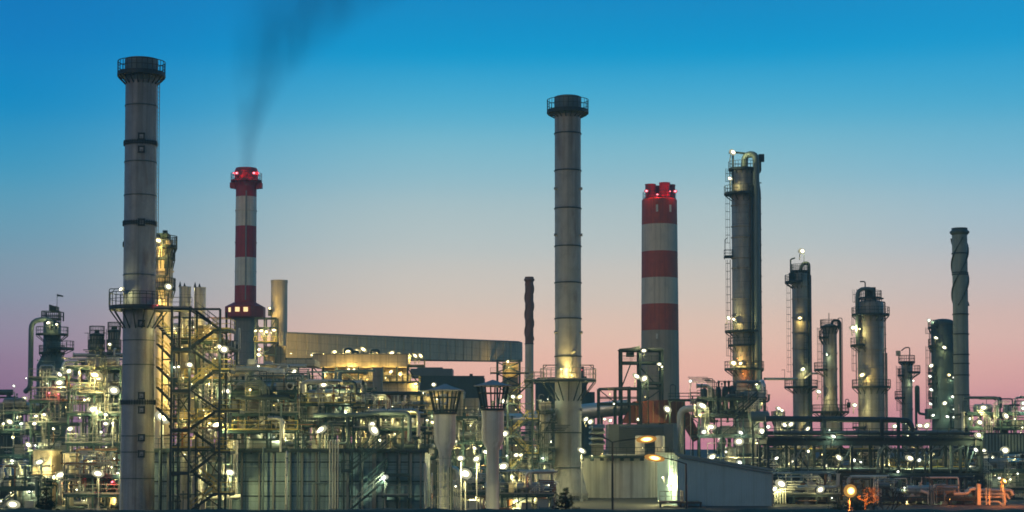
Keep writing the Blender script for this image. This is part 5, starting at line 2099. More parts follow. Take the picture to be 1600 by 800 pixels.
m.box((cc[0] - rtk * .75, Y - rtk - 3.2, 0), (cc[0] + rtk * .98, Y - rtk - 2.2, Zp(783, Y - rtk)))
m.build('bund_wall', M['cream_dim'], t)

Y = 248
t = thing('cooler_unit', 'grey louvred cooler housing behind the storage tank walkway', 'cooler', (Xp(1000, 690, Y), Y, 0))
X = lambda px: Xp(px, 690, Y)
Z = lambda p: Zp(p, Y)
m = MB()
m.box((X(958), Y + 12, Z(712)), (X(1064), Y + 20, Z(661)))
m.box((X(960), Y + 13, 0), (X(1063), Y + 19, Z(712) - .003))
m.build('housing', M['louver'], t)
m = MB()
Yl = Y + 12
for i in range(12):
    z = Z(704 - i * 3.5)
    m.hexa([(X(975), Yl - .25, z - .1), (X(1048), Yl - .25, z - .1), (X(1048), Yl - .01, z + .1), (X(975), Yl - .01, z + .1), (X(975), Yl - .25, z - .04), (X(1048), Yl - .25, z - .04), (X(1048), Yl - .01, z + .16), (X(975), Yl - .01, z + .16)])
build_each(m, 'louvre', M['louver'], t)
m = MB()   # stack of slanted vanes left
for i in range(4):
    p = 664 + i * 9
    a_, b_ = X(925), X(951)
    m.hexa([(a_, Yl - 3, Z(p + 4)), (b_, Yl - 3, Z(p + 4)), (b_, Yl - .5, Z(p + 1)), (a_, Yl - .5, Z(p + 1)), (a_ + .6, Yl - 2.4, Z(p)), (b_, Yl - 2.4, Z(p - 1)), (b_, Yl - .5, Z(p - 3)), (a_ + .6, Yl - .5, Z(p - 3))])
m.box((X(930), Yl - 2, Z(712)), (X(949), Yl - .5, Z(662)))
m.build('intake_vanes', M['louver'], t)
lamps(t, Y + 8, [(915, 655, 1.1, 'w'), (923, 659, 1.1, 'w'), (953, 657, .9, 'w'), (945, 655, .7, 'w', 262), (959, 631, .5, 'w', 262)])
for px, lab in ((1000, 'left of two small cream drums standing on the tank walkway'), (1031, 'right of two small cream drums standing on the tank walkway')):
    Yd = 258
    q = axis(px, 690, Yd)
    t = thing('drum', lab, 'drum', (q[0], q[1], ztk))
    m = MB()
    m.lathe([(7.6 * K(Yd), ztk + .3), (7.6 * K(Yd), Zp(683, Yd)), (6.8 * K(Yd), Zp(681, Yd)), (.1, Zp(680.5, Yd))], q, 28)
    m.ring(q, Zp(692, Yd), 7.5 * K(Yd), 7.8 * K(Yd), .08, 28)
    m.build('shell', M['cream'], t)
    floodlight(t, P(px + 4, 700, Yd - 2.5), .25, 'y', 40)

Y = 222
t = thing('shed', 'big corrugated metal shed with a falling roofline right of the storage tank', 'shed', (Xp(1120, 760, Y), Y, 0))
a, b = P(1027, 712, 236), P(1058, 711, 222)
cR = P(1208, 737, 222)
m = MB()
gut = MB()
gut.tube([P(1060, 714, 221.6), P(1207, 739.5, 221.6), P(1207, 800, 221.6)], .09, 8, bend=.2)
gut.build('gutter', M['steel_light'], t)
vs = [(a.x, 236, 0), (b.x, 222, 0), (cR.x, 222, 0), (cR.x, 236, 0), (a.x, 236, Zp(711, 222)), (b.x, 222, Zp(711, 222)), (cR.x, 222, cR.z), (cR.x, 236, cR.z)]
m.add(vs, [(0, 1, 5, 4), (1, 2, 6, 5), (2, 3, 7, 6), (3, 0, 4, 7)])
m.build('wall', M['shed'], t)
m = MB()
u1, u2 = Vector((0, 0, .02)), Vector((0, 0, .28))
q = [Vector((a.x - .2, 236.2, Zp(711, 222))), Vector((b.x - .3, 221.7, Zp(711, 222))), Vector((cR.x + .3, 221.7, cR.z)), Vector((cR.x + .3, 236.2, cR.z))]
m.hexa([p + u1 for p in (q[1], q[2], q[3], q[0])] + [p + u2 for p in (q[1], q[2], q[3], q[0])])
m.build('roof', M['shed_roof'], t)
ladder(t, Xp(1049, 730, 225), 223.5, Zp(745, 223), Zp(702, 223), ang=-2.4, cage=True, mat='steel')
m = MB()
m.box((Xp(1030, 785, 217), 217, Zp(787, 217)), (Xp(1097, 785, 217), 221.6, Zp(784.5, 217)))
for px in (1032, 1064, 1095):
    m.box((Xp(px, 785, 217) - .1, 217.1, 0), (Xp(px, 785, 217) + .1, 217.3, Zp(787, 217) - .003))
cn = m.build('porch', M['steel'], t)
m = MB()
rail(m, [(Xp(1031, 785, 217), 217.1, Zp(784.5, 217)), (Xp(1068, 785, 217), 217.1, Zp(784.5, 217)), (Xp(1068, 785, 217), 221, Zp(784.5, 217))], 1.25, sp=.7)
m.build('railing', M['steel_light'], cn)
floodlight(t, P(1036, 746, 227.3), .6, 'w', 1700, yaw=-.6)
floodlight(t, P(1045, 759, 224.6), .8, 'w', 1700, yaw=-.6)
m = MB()
m.box((Xp(1098, 790, 216), 216, 0), (Xp(1103, 790, 216), 217, Zp(792, 216)))
m.build('kerb_block', M['concrete'], t)

# ================================================================== STREET LAMPS
def street_lamp(label, px, ptop, Y, arms):
    x = Xp(px, 740, Y)
    t = thing('street_lamp', label, 'street lamp', (x, Y, 0), 'street lamps in front of the tank and shed')
    zt = Zp(ptop, Y)
    m = MB()
    m.cyl((x, Y, 0), (x, Y, zt), .11, .07, 10)
    m.cyl((x, Y, 0), (x, Y, 1.1), .16, .15, 10)
    m.build('pole', M['steel'], t)
    for hx, hy, lit in arms:
        e = P(hx, hy, Y)
        m = MB()
        m.tube([(x, Y, zt - .05), (x + (e.x - x) * .5, Y, zt + (e.z - zt) * .62), e], .045, 8, bend=.5)
        m.build('arm', M['steel'], t)
        d = (e - Vector((x, Y, zt)))
        d.normalize()
        s = 1 if d.x > 0 else -1
        u = Vector((d.x, 0, d.z * .6)).normalized()
        m = MB()
        o = e - u * .1
        w = Vector((0, .2, 0))
        up = Vector((-u.z * s, 0, abs(u.x))) * .09
        m.hexa([o - w * .6 - up * .5, o + u * 1.15 - w - up * .4, o + u * 1.15 + w - up * .4, o + w * .6 - up * .5,
                o - w * .6 + up, o + u * 1.05 - w * .7 + up * 1.3, o + u * 1.05 + w * .7 + up * 1.3, o + w * .6 + up])
        h = m.build('lamp_head', M['housing'], t)
        if lit:
            l = bpy.data.objects.new('lens', LENS['o'])
            COL.objects.link(l)
            l.parent = h
            l.location = o + u * .68 - up * 1.3 - t.location
            l.scale = (.66, .22, .24)
            l.rotation_euler = (0, -math.atan2(u.z, u.x) if s > 0 else -math.atan2(-u.z, -u.x), 0)
            ld = bpy.data.lights.new('lamp', 'POINT')
            ld.energy = 160
            ld.color = KIND['o'][2]
            ld.shadow_soft_size = .15
            lo = bpy.data.objects.new('lamp', ld)
            COL.objects.link(lo)
            lo.parent = h
            lo.location = l.location + Vector((0, -.1, -.28))


street_lamp('street lamp with two arms, right head glowing orange and left head dark', 957, 690, 150, ((940, 683, False), (999, 685, True)))
street_lamp('street lamp with one arm, its orange head reaching left over the shed', 1072, 724, 152, ((1034, 715, True),))

# ================================================================== DUCTS AND FRAMES BEHIND THE TANK
Y = 300
t = thing('flue_duct', 'thick silver flue duct running right from the lamplit chimney', 'duct', (Xp(930, 640, Y), Y, 0))
m = MB()
m.tube([P(838, 654, Y + 4), P(905, 644, Y), P(982, 636, Y - 2)], 12 * K(Y), 24, bend=2)
m.tube([P(738, 656, Y + 6), P(838, 656, Y + 4)], 10 * K(Y), 20)
m.build('duct', M['alu'], t)
for px in (745, 800, 850, 910, 940, 968):
    m = MB()
    q = P(px, 650, Y)
    for dy_ in (-1.2, 1.2):
        m.beam((q.x, Y + dy_, 0), (q.x, Y + dy_, q.z), .3)
    m.beam((q.x, Y - 1.2, 2), (q.x, Y + 1.2, q.z - 1), .16)
    m.build('trestle', M['steel'], t)
Y = 292
t = thing('rusty_duct', 'big rusty red ribbed duct that bends down behind the louvred cooler', 'duct', (Xp(1020, 640, Y), Y, 0))
X = lambda px: Xp(px, 645, Y)
Z = lambda p: Zp(p, Y)
m = MB()
m.hexa([(X(972), Y, Z(661)), (X(1066), Y, Z(661)), (X(1066), Y + 3.5, Z(661)), (X(972), Y + 3.5, Z(661)), (X(990), Y, Z(627)), (X(1066), Y, Z(624)), (X(1066), Y + 3.5, Z(624)), (X(990), Y + 3.5, Z(627))])
m.hexa([(X(1060), Y + .2, Z(648)), (X(1085), Y + .2, Z(690)), (X(1085), Y + 3, Z(690)), (X(1060), Y + 3, Z(648)), (X(1067), Y + .2, Z(625)), (X(1097), Y + .2, Z(684)), (X(1097), Y + 3, Z(684)), (X(1067), Y + 3, Z(625))])
m.build('duct', M['rustduct'], t)
m = MB()
for i in range(10):
    px = 984 + i * 9
    m.box((X(px), Y - .16, Z(660)), (X(px) + .16, Y - .004, Z(627)))
for i in range(6):
    px, p = 1066 + i * 5, 632 + i * 10
    m.beam((X(px), Y + .1, Z(p)), (X(px) - 1.0, Y + .1, Z(p + 6)), .14)
build_each(m, 'rib', M['rusty_pipe'], t)
m = MB()
for px in (980, 1010, 1040, 1092):
    m.beam((X(px), Y + 1, 0), (X(px), Y + 1, Z(662)), .35)
build_each(m, 'trestle', M['steel'], t)
lamps(t, Y - 1.4, [(1043, 639.5, 1.5, 'w', Y - 3), (997, 655, .7, 'w')])

# covered lifting frame
Y = 296
t = thing('lifting_frame', 'tall roofed lifting frame in front of the broad striped chimney', 'steel frame', (Xp(1003, 600, Y), Y + 4, 0))
X = lambda px: Xp(px, 590, Y)
Z = lambda p: Zp(p, Y)
m = MB()
for px in (971, 1000, 1035):
    for y in (Y, Y + 5):
        m.beam((X(px), y, 0), (X(px), y, Z(546)), .36)
for p in (547, 567, 606, 632):
    for y in (Y, Y + 5):
        m.beam((X(970), y, Z(p)), (X(1036), y, Z(p)), .24)
m.beam((X(971), Y, Z(606)), (X(985), Y, Z(570)), .2)
m.beam((X(1000), Y, Z(632)), (X(1035), Y, Z(607)), .18)
m.beam((X(1000), Y + 5, Z(568)), (X(1035), Y + 5, Z(606)), .18)
m.build('steel_frame', M['steel'], t)
m = MB()
m.hexa([(X(968), Y - .4, Z(546)), (X(1038), Y - .4, Z(546)), (X(1038), Y + 5.4, Z(546)), (X(968), Y + 5.4, Z(546)), (X(968), Y - .4, Z(545)), (X(1038), Y - .4, Z(543)), (X(1038), Y + 5.4, Z(543)), (X(968), Y + 5.4, Z(545))])
m.hexa([(X(969), Y - .35, Z(544.9)), (X(1000), Y - .35, Z(544)), (X(1000), Y + 5, Z(544)), (X(969), Y + 5, Z(544.9)), (X(985), Y - .35, Z(543.5)), (X(1000), Y - .35, Z(540.5)), (X(1000), Y + 5, Z(540.5)), (X(985), Y + 5, Z(543.5))])
m.build('roof', M['louver'], t)
deck(t, X(972), X(1034), Y + .2, Y + 4.8, Z(566), sides='fb')
deck(t, X(1002), X(1036), Y + .2, Y + 4.8, Z(598), sides='fr')
m = MB()
m.box((X(980), Y + 1.5, Z(556)), (X(992), Y + 3, Z(550)))
m.build('hoist', M['steel'], t)
lamps(t, Y - .6, [(1006, 548, 1.1, 'w'), (1030, 569, .9, 'w'), (1034, 573, .6, 'w')])
t = thing('lifting_frame', 'lower roofed frame with railings left of the tall lifting frame', 'steel frame', (Xp(967, 620, 290), 290, 0))
Y = 290
m = MB()
for px in (936, 962, 984, 999):
    for y in (Y, Y + 4):
        m.beam((X(px), y, 0), (X(px), y, Z(607)), .3)
for p in (609, 622, 631):
    m.beam((X(936), Y, Z(p)), (X(1000), Y, Z(p)), .22)
m.beam((X(936), Y, Z(609)), (X(962), Y, Z(630)), .15)
m.build('steel_frame', M['steel'], t)
m = MB()
m.hexa([(X(934), Y - .3, Z(608)), (X(985), Y - .3, Z(606.5)), (X(985), Y + 4.3, Z(606.5)), (X(934), Y + 4.3, Z(608)), (X(936), Y - .3, Z(606)), (X(985), Y - .3, Z(604)), (X(985), Y + 4.3, Z(604)), (X(936), Y + 4.3, Z(606))])
m.build('roof', M['louver'], t)
deck(t, X(936), X(1000), Y - .4, Y + 4, Z(631), sides='f')
floodlight(t, P(953, 616, Y + 2), .35, 'y', 200)
floodlight(t, P(1008, 620, Y + 1), .35, 'y', 120)
# lattice floodlight mast
Y = 281
xm = Xp(1008, 640, Y)
t = thing('floodlight_mast', 'slim lattice mast with two floodlights before the broad striped chimney', 'lamp mast', (xm, Y, 0))
m = MB()
zt = Zp(592, Y)
for sx in (-1, 1):
    for sy in (-1, 1):
        m.beam((xm + sx * .75, Y + sy * .6, 0), (xm + sx * .4, Y + sy * .35, zt), .12)
nb = 14
for i in range(nb):
    za, zb = zt * i / nb, zt * (i + 1) / nb
    wa, wb = .75 - .35 * i / nb, .75 - .35 * (i + 1) / nb
    s = 1 if i % 2 else -1
    m.beam((xm - s * wa, Y - .55, za), (xm + s * wb, Y - .55, zb), .07)
    m.beam((xm - wb, Y - .5, zb), (xm + wb, Y - .5, zb), .07)
m.beam((xm + .2, Y, zt), (xm + .2, Y, Zp(574, Y)), .1)
m.build('lattice', M['steel'], t)
lamps(t, Y - .6, [(994.5, 588, 1.5, 'w'), (1006.5, 591.5, 1.4, 'w')])
lamp_post(1079, 595.5, 290, 'single lamp on a slim post against the pink sky, right of the broad striped chimney', .9, 'c', 0, 120)
# railing deck beside the broad chimney
Y = 288
t = thing('walkway', 'railed steel walkway at the foot of the broad striped chimney', 'walkway', (Xp(1065, 620, Y), Y, 0))
X = lambda px: Xp(px, 620, Y)
deck(t, X(1045), X(1095), Y, Y + 2, Zp(625, Y), sides='fb', rmat='steel')
m = MB()
for px in (1047, 1070, 1094):
    m.beam((X(px), Y + 1, 0), (X(px), Y + 1, Zp(626, Y)), .25)
m.tube([(X(1047), Y - .3, Zp(622, Y)), (X(1047), Y - .3, Zp(601, Y)), (X(1055), Y - .3, Zp(601, Y)), (X(1055), Y - .3, Zp(622, Y))], .08, 8, bend=.4)
build_each(m, 'post', M['steel'], t)

# ================================================================== MIDDLE RIGHT STRUCTURE (dark braced frame with tube bends)
process_unit('dark braced steel structure under the tallest column, full of pipes and lamps', 1092, 1196, [622, 648, 680], 262, 9, 71, 62, 3, 3,
             [(1097, 634, 1.9, 'w'), (1112, 667, 1.6, 'w'), (1100, 675, 1.0, 'c'), (1112, 714, 1.6, 'w'), (1155, 690, 1.6, 'w'), (1157, 676, 1.1, 'c'), (1191, 674, 1.4, 'w'), (1155, 723, 1.1, 'c'), (1134, 706, .6, 'c'), (1200, 667, .9, 'c'), (1172, 655, .6, 'w', 268), (1125, 690, .5, 'w', 268)], bays=3, mat='steel', rmat='steel', pf=.6, glow=5)
t = thing('tube_bundle', 'row of thick hooped pipe bends on top of the dark braced structure', 'pipes', (Xp(1125, 620, 264), 264, 0))
Y = 264
for i, px in enumerate((1101, 1112, 1123, 1134, 1145)):
    m = MB()
    q = P(px, 640, Y)
    z = Zp(610 - i, Y)
    m.tube([(q.x, Y + .3, q.z), (q.x, Y + .3, z), (q.x + .2, Y + 2.4, z), (q.x + .2, Y + 2.4, q.z)], .42, 14, bend=.9)
    m.build('pipe', M['dark_pipe'], t)
m = MB()
for px in (1124, 1134, 1140):
    x = Xp(px, 600, Y)
    m.lathe([(.15, Zp(612, Y)), (.15, Zp(599, Y)), (.24, Zp(597, Y)), (.05, Zp(594, Y))], (x, Y + 1), 8)
build_each(m, 'vent', M['dark_pipe'], t)
m = MB()
m.box((Xp(1096, 640, Y), Y - .3, Zp(644, Y)), (Xp(1150, 640, Y), Y + 3, Zp(640, Y)))
m.build('base_frame', M['steel'], t)
t = thing('elbow_pipe', 'pale pipe with a wide elbow left of the dark braced structure', 'pipe', (Xp(1066, 640, 268), 268, 0))
m = MB()
m.tube([P(1063, 720, 268), P(1063, 639, 268), P(1128, 637, 266)], .5, 16, bend=1.2)
m.build('pipe', M['white_pipe'], t)
t = thing('drum', 'dark horizontal drum high on the right end of the braced structure', 'drum', (Xp(1185, 652, 259), 259, 0))
drum(t, P(1172, 651, 259), P(1200, 651, 259), .78, 'grey_pipe', 'shell')
flight(t, P(1148, 655, 258.5), P(1184, 622, 258.5), rmat='steel')
m = MB()
for px in (1176, 1196):
    q = P(px, 658, 259)
    m.beam((q.x, 259, 0), q, .3)
build_each(m, 'saddle_post', M['steel'], t)

# ================================================================== RIGHT PIPE RACK
Y = 238
t = thing('pipe_rack', 'long dark pipe rack with girders spanning the lower right foreground', 'pipe rack', (Xp(1370, 700, Y), Y, 0))
X = lambda px: Xp(px, 700, Y)
Z = lambda p: Zp(p, Y)
x0, x1 = X(1198), X(1534)
m = MB()
posts = [1200, 1243, 1288, 1331, 1378, 1404, 1454, 1500, 1533]
for px in posts:
    for y in (Y, Y + 8):
        m.beam((X(px), y, 0), (X(px), y, Z(683)), .34)
for px in (1288, 1378, 1404):
    m.beam((X(px), Y, Z(683)), (X(px), Y, Z(655)), .42)
for y in (Y, Y + 8):
    m.beam((x0, y, Z(690)), (x1, y, Z(690)), .3, 1.05)
    m.beam((x0, y, Z(745)), (x1, y, Z(745)), .3, .9)
    m.beam((x0, y, Z(678)), (x1, y, Z(678)), .16, .16)
for i, (a_, b_) in enumerate(zip(posts, posts[1:])):
    if i % 2 == 0:
        m.beam((X(a_), Y + 8, Z(742)), (X(b_), Y + 8, Z(696)), .16)
    else:
        m.beam((X(a_), Y + 8, Z(696)), (X(b_), Y + 8, Z(742)), .16)
    if i % 3 == 1:
        m.beam((X(a_), Y, Z(700)), (X((a_ + b_) / 2), Y, Z(738)), .14)
for px in posts:
    m.beam((X(px), Y, Z(690)), (X(px), Y + 8, Z(690)), .25, .6)
    m.beam((X(px), Y, Z(745)), (X(px), Y + 8, Z(745)), .25, .6)
m.build('steel_frame', M['steel'], t)
m = MB()
m.tube([(x0, Y + 1, Z(654)), (X(1405), Y + 1, Z(656)), (X(1424), Y + 1, Z(658)), (X(1428), Y + 1, Z(668)), (X(1428), Y + 1, Z(690))], .38, 14, bend=1.2)
m.build('top_pipe', M['dark_pipe'], t)
rr = random.Random(81)
for i in range(9):
    y = Y + .9 + i * .8
    m = MB()
    r_ = rr.choice((.15, .2, .25, .3))
    xa, xb = x0 + rr.uniform(-.5, 4), x1 - rr.uniform(-1, 5)
    z_ = Z(684) + .35 + r_
    m.tube([(xa, y, z_), (xb, y, z_)], r_, 10)
    m.build('pipe', M[rr.choice(('dark_pipe', 'grey_pipe', 'dark_pipe'))], t)
for i in range(9):
    y = Y + .6 + i * .85
    m = MB()
    r_ = rr.choice((.13, .18, .25, .32))
    xa, xb = x0 + rr.uniform(-1, 6), x1 - rr.uniform(-1, 8)
    z_ = Z(745) + .5 + r_
    pts = [(xa, y, z_), (xb, y, z_)]
    if rr.random() < .4:
        pts.append((xb, y, z_ + rr.uniform(1.5, 3.5)))
    m.tube(pts, r_, 10)
    m.build('pipe', M[rr.choice(('grey_pipe', 'dark_pipe', 'dark_pipe', 'alu_pipe'))], t)
for i in range(16):
    m = MB()
    x = rr.uniform(x0 + 1, x1 - 1)
    y = Y - rr.uniform(.1, .5)
    m.tube([(x, y, .1), (x, y, Z(rr.uniform(700, 740))), (x + rr.uniform(-2, 2), y, Z(rr.uniform(694, 700)))], rr.choice((.07, .09, .12)), 8)
    m.build('riser', M[rr.choice(('dark_pipe', 'grey_pipe'))], t)
deck(t, x0, x1, Y - .8, Y + .9, Z(683), sides='f', rmat='steel')
deck(t, x0, x1, Y - .6, Y + .9, Z(741), sides='f', rmat='steel')
lamps(t, Y - .9, [(1302, 682, 1.0, 'c'), (1296, 672, .4, 'c'), (1398, 666, 1.0, 'w', Y + 3), (1412, 675, .5, 'c', Y + 3), (1418, 681, .5, 'w', Y + 3), (1437, 665, 1.1, 'w', Y + 6), (1448, 665, 1.3, 'w', Y + 6),
                  (1528, 680, 1.4, 'w'), (1311, 715, 1.4, 'w', Y + 3), (1421, 716, 1.5, 'w', Y + 1.5), (1436, 719, .8, 'c', Y + 3), (1334, 719, .8, 'c', Y + 3), (1213, 716, .9, 'c', Y + 3), (1525, 703, .9, 'c'), (1403, 737, .6, 'c'), (1405, 724, .5, 'c', Y + 4)])
process_unit('dim pipes and pumps glimpsed through the left half of the long dark rack', 1204, 1362, [702, 730], 256, 9, 82, 70, 4, 3,
             [(1262, 705, .8, 'w'), (1240, 722, .9, 'w'), (1290, 728, .8, 'w'), (1345, 722, .6, 'c'), (1228, 735, .7, 'w'), (1318, 740, .6, 'w')], mat='steel', pf=.5, glow=9, gp=60)
process_unit('dim pipes and pumps glimpsed through the right half of the long dark rack', 1366, 1530, [702, 730], 257, 9, 83, 62, 4, 3,
             [(1385, 725, .7, 'w'), (1460, 735, .7, 'c'), (1518, 731, 1.4, 'w'), (1500, 722, .5, 'w'), (1442, 733, .6, 'w')], mat='steel', pf=.5, glow=9, gp=60)
process_unit('low lit pump bay below the left end of the long dark rack', 1206, 1310, [772], 228, 6, 84, 36, 2, 2,
             [(1220, 756, 1.9, 'w'), (1209, 764, 1.5, 'w'), (1282, 765, 1.4, 'w'), (1244, 770, .5, 'c', 232), (1262, 780, .5, 'c', 232), (1300, 778, .4, 'c', 232)], mat='steel', pf=.35, glow=5, gp=40)
process_unit('low dim pump bay below the right end of the long dark rack', 1340, 1522, [778], 226, 6, 85, 40, 2, 3,
             [(1413, 762, .5, 'c', 230), (1416, 768, .4, 'y', 230), (1450, 764, .3, 'o', 230)], mat='steel', pf=.35, glow=5, gp=40)

# ================================================================== FAR RIGHT PLANT
process_unit('far right plant of grey pipes and lamps behind the spiral chimney', 1514, 1612, [645, 668, 708], 292, 12, 91, 75, 4, 3,
             [(1537, 637, 1.4, 'w'), (1571, 650, 1.4, 'w'), (1531, 660, 1.3, 'w'), (1598, 630, 1.0, 'c'), (1598, 638, 1.0, 'c'), (1515, 654, .6, 'c'), (1550, 660, .6, 'c', 297), (1585, 655, .6, 'w', 297), (1597, 668, .5, 'w')], bays=4, rmat='steel_green', pf=.7, glow=7)
Y = 286
t = thing('grey_hall', 'long ribbed grey green hall in the far right plant', 'building', (Xp(1570, 690, Y), Y, 0))
X = lambda px: Xp(px, 690, Y)
m = MB()
m.box((X(1540), Y, 0), (X(1625), Y + 4, Zp(678, Y)))
m.build('wall', M['tower_dark'], t)
m = MB()
for i in range(16):
    m.beam((X(1542 + i * 5), Y - .1, Zp(706, Y)), (X(1542 + i * 5), Y - .1, Zp(679, Y)), .22)
build_each(m, 'rib', M['greystack'], t)
m = MB()
m.box((X(1556), Y - 3, Zp(722, Y)), (X(1625), Y - .3, Zp(713, Y)))
m.build('blue_band', M['blue'], t)
lamps(t, Y - 3.6, [(1538, 705, 1.2, 'w'), (1570, 703.5, 1.6, 'w'), (1546, 716, 1.9, 'w'), (1597, 722, 1.0, 'y'), (1540, 716, .8, 'w')])
m = MB()
rail(m, [(X(1540), Y + 1, Zp(678, Y)), (X(1625), Y + 1, Zp(678, Y))], 1.3)
m.build('railing', M['steel'], t)
process_unit('low pipe yard at the right edge beyond the orange lit frame', 1528, 1612, [735, 762], 250, 9, 92, 55, 2, 3,
             [(1561, 747, .7, 'c'), (1578, 749, .6, 'w'), (1590, 740, .5, 'c'), (1548, 732, .5, 'c', 256)], mat='steel', pf=.6, glow=6, gp=70)
Y = 226
t = thing('pipe_stand', 'low pipe frame glowing orange under a sodium lamp at the lower right', 'steel frame', (Xp(1550, 775, Y), Y, 0))
X = lambda px: Xp(px, 775, Y)
Z = lambda p: Zp(p, Y)
m = MB()
m.box((X(1526.5), Y - .2, 0), (X(1532), Y + .2, Z(756)))
for px in (1541, 1546, 1570):
    m.beam((X(px), Y, 0), (X(px), Y, Z(762)), .14)
for p in (764, 772, 779, 786):
    m.beam((X(1541), Y - .02, Z(p)), (X(1546), Y - .02, Z(p)), .09)
m.build('steel_frame', M['cream_dim'], t)
for p, r_, mt in ((766, .2, 'white_pipe'), (772, .16, 'white_pipe'), (777, .16, 'alu_pipe'), (784, .12, 'white_pipe')):
    m = MB()
    m.tube([(X(1532), Y + .6, Z(p)), (X(1582 - (p - 766)), Y + .6, Z(p)), (X(1585 - (p - 766)), Y + .6, Z(p + 8))], r_, 10)
    m.build('pipe', M[mt], t)
m = MB()
m.tube([P(1490, 772, Y), P(1512, 771, Y), P(1516, 764, Y), P(1524, 764, Y)], .2, 12)
m.tube([P(1440, 772, Y + 1), P(1510, 776, Y + 1)], .14, 10)
m.build('elbow_pipe', M['white_pipe'], t)
m = MB()
m.tube([P(1438, 767, Y), P(1454, 772, Y)], .2, 10)
m.build('pipe', M['white_pipe'], t)
m = MB()
m.beam(P(1470, 788, Y), P(1520, 795, Y), .5, .1)
m.build('kerb_plate', M['concrete'], t)
lamp_post(1568.5, 751.5, 223, 'orange sodium lamp on a post above the low pipe frame at the lower right', 1.3, 'o', 0, 1900)
floodlight(t, P(1484, 780, 223), .25, 'o', 90)
sodium = lamp_post(1328.5, 767, 196, 'large glaring orange lamp on a short post before the dark rack', 2.6, 'o', 0, 8000)
for ch in sodium.children:
    if ch.name.startswith('floodlight'):
        ch.rotation_euler = (0, 0, 0)
        for q in ch.children:
            if q.name.startswith('lens'):
                q.scale = (.21, .16, .21)
                q.rotation_euler = (0, 0, 0)

# ================================================================== TREES AND SHRUBS
def needle_tree(label, px, py_top, Y, half_px, seed):
    rr = random.Random(seed)
    x, zt = Xp(px, py_top, Y), Zp(py_top, Y)
    w = half_px * K(Y)
    t = thing('pine_tree', label, 'tree', (x, Y, 0), 'small pines on the near bank')
    m = MB()
    m.tube([(x, Y, 0), (x + .06, Y, zt * .5), (x - .03, Y, zt * .8), (x, Y, zt - .1)], .16, 8, r2=.03)
    tips = []
    nlev = 11
    for i in range(nlev):
        f = i / (nlev - 1)
        z = zt * .28 + (zt * .70) * f
        ln = w * (1.12 - .95 * f ** 1.5) * rr.uniform(.75, 1.15)
        for j in range(6 if f < .8 else 4):
            a_ = 2 * PI * (j + rr.random()) / 6
            e = Vector((x + ln * math.cos(a_), Y + ln * math.sin(a_), z + ln * rr.uniform(.2, .6)))
            s_ = Vector((x, Y, z))
            m.tube([s_, s_.lerp(e, .5) + Vector((0, 0, -.04)), e], .035, 5, r2=.012)
            tips += [(s_, e)]
    m.build('trunk', M['bark'], t)
    m = MB()
    for s_, e in tips:
        L_ = (e - s_).length
        for q in range(max(5, int(L_ * 14))):
            f = rr.uniform(.25, 1.02)
            o = s_.lerp(e, f) + Vector((rr.gauss(0, .07), rr.gauss(0, .07), rr.gauss(0, .06)))
            for b_ in range(18):
                d = Vector((rr.gauss(0, 1), rr.gauss(0, 1), rr.gauss(.35, .8))).normalized() * rr.uniform(.09, .18)
                n_v = d.cross(Vector((rr.gauss(0, 1), rr.gauss(0, 1), rr.gauss(0, 1)))).normalized() * .012
                m.add([o - n_v, o + n_v, o + d], [(0, 1, 2)])
    m.build('crown', M['needle'], t)
    return t


needle_tree('small dark pine at the bottom left, in front of the pale blockhouse', 73, 764, 122, 27, 5)
needle_tree('small dark pine at the bottom centre, in front of the flared chimney foot', 884, 764, 122, 25, 6)


def bare_tree(label, px, py_top, Y, seed, spread, levs=5):
    rr = random.Random(seed)
    x, zt = Xp(px, py_top, Y), Zp(py_top, Y)
    t = thing('bare_tree', label, 'tree', (x, Y, 0))
    m = MB()
    tw = MB()

    def grow(p, d, ln, r_, lev):
        e = p + d * ln
        r_ = max(r_, .016)
        (m if lev < 2 else tw).tube([p, p.lerp(e, .5) + Vector((rr.gauss(0, .04), rr.gauss(0, .04), 0)) * ln, e], r_, 5, r2=r_ * .6)
        if lev >= levs:
            return
        for i in range(3 if lev < 4 else 2):
            nd = (d + Vector((rr.gauss(0, spread), rr.gauss(0, spread), rr.gauss(.1, .25)))).normalized()
            grow(p.lerp(e, rr.uniform(.6, 1)), nd, ln * rr.uniform(.6, .8), r_ * .58, lev + 1)
    grow(Vector((x, Y, 0)), Vector((0, 0, 1)), zt * .36, .1, 0)
    m.build('trunk', M['bark'], t)
    tw.build('crown', M['twig'], t)


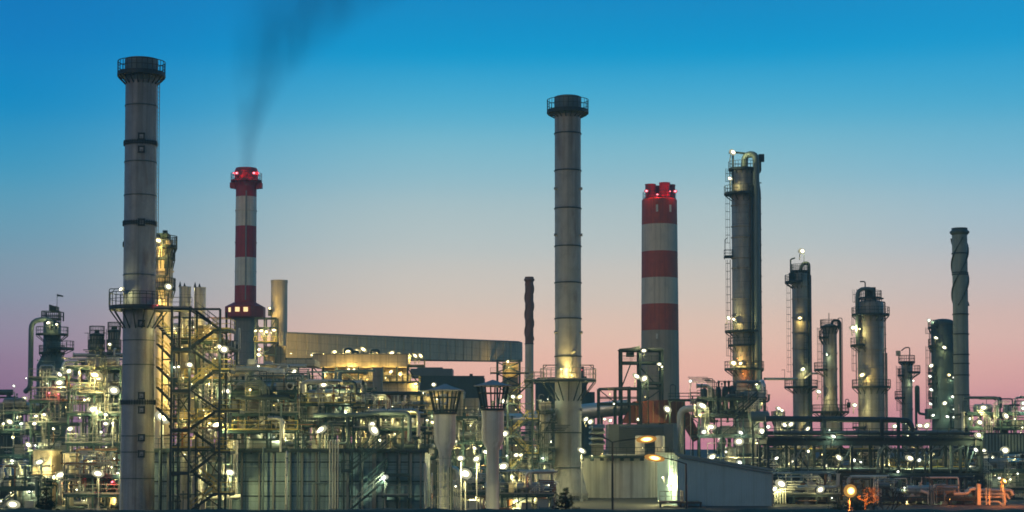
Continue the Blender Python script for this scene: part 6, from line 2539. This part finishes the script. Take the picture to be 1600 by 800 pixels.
bare_tree('leafless dark tree right of the glaring orange lamp', 1390, 742, 150, 3, .55)
bare_tree('leafless small tree added behind the glaring orange lamp, its lit twigs standing in for flare', 1331, 741, 199, 8, .75, 6)  # both small trees added so their lit twigs imitate the lamp's flare
bare_tree('leafless small tree added just right of the glaring orange lamp, twigs catching its glow', 1352, 752, 197.5, 9, .7, 6)


def shrub(label, px, py_top, Y, w, seed):
    rr = random.Random(seed)
    x, zt = Xp(px, py_top, Y), Zp(py_top, Y)
    t = thing('shrub', label, 'shrub', (x, Y, 0))
    m = MB()
    lf = MB()
    for i in range(16):
        a_ = rr.uniform(0, 2 * PI)
        e = Vector((x + w * rr.uniform(.2, 1) * math.cos(a_), Y + w * rr.uniform(.2, .8) * math.sin(a_), zt * rr.uniform(.75, 1.0)))
        s_ = Vector((x, Y, 0))
        m.tube([s_, s_.lerp(e, .6) + Vector((0, 0, .2)), e], .03, 5, r2=.01)
        for q in range(80):
            o = s_.lerp(e, rr.uniform(.45, 1.03)) + Vector((rr.gauss(0, .16), rr.gauss(0, .16), rr.gauss(0, .12)))
            d = Vector((rr.gauss(0, 1), rr.gauss(0, 1), rr.gauss(.2, .7))).normalized() * rr.uniform(.06, .12)
            n_v = d.cross(Vector((rr.gauss(0, 1), rr.gauss(0, 1), rr.gauss(0, 1)))).normalized() * .035
            lf.add([o - d, o + n_v, o + d, o - n_v], [(0, 1, 2, 3)])
    m.build('stems', M['bark'], t)
    lf.build('foliage', M['leaf'], t)


shrub('low dark shrub below the glaring orange lamp, left one', 1312, 787, 160, 1.3, 14)
shrub('low dark shrub below the glaring orange lamp, right one', 1349, 781, 165, 1.5, 15)

# ================================================================== ADDED BLUE HAZE
m = MB()
m.box((-420, -40, -1), (420, 475, 140))
hz = bpy.data.materials.new('added_haze')
hz.use_nodes = True
t_ = hz.node_tree
t_.nodes.clear()
pv = t_.nodes.new('ShaderNodeVolumePrincipled')
pv.inputs['Color'].default_value = (.42, .86, 1.0, 1)  # tinted volume added to lift dark areas towards teal
pv.inputs['Density'].default_value = 0.00033
pv.inputs['Anisotropy'].default_value = .25
om = t_.nodes.new('ShaderNodeOutputMaterial')
t_.links.new(pv.outputs[0], om.inputs['Volume'])
tag(m.build('added_haze', hz), 'thin blue haze added over the plant to lift the shadows towards teal', 'added_haze', kind='stuff')
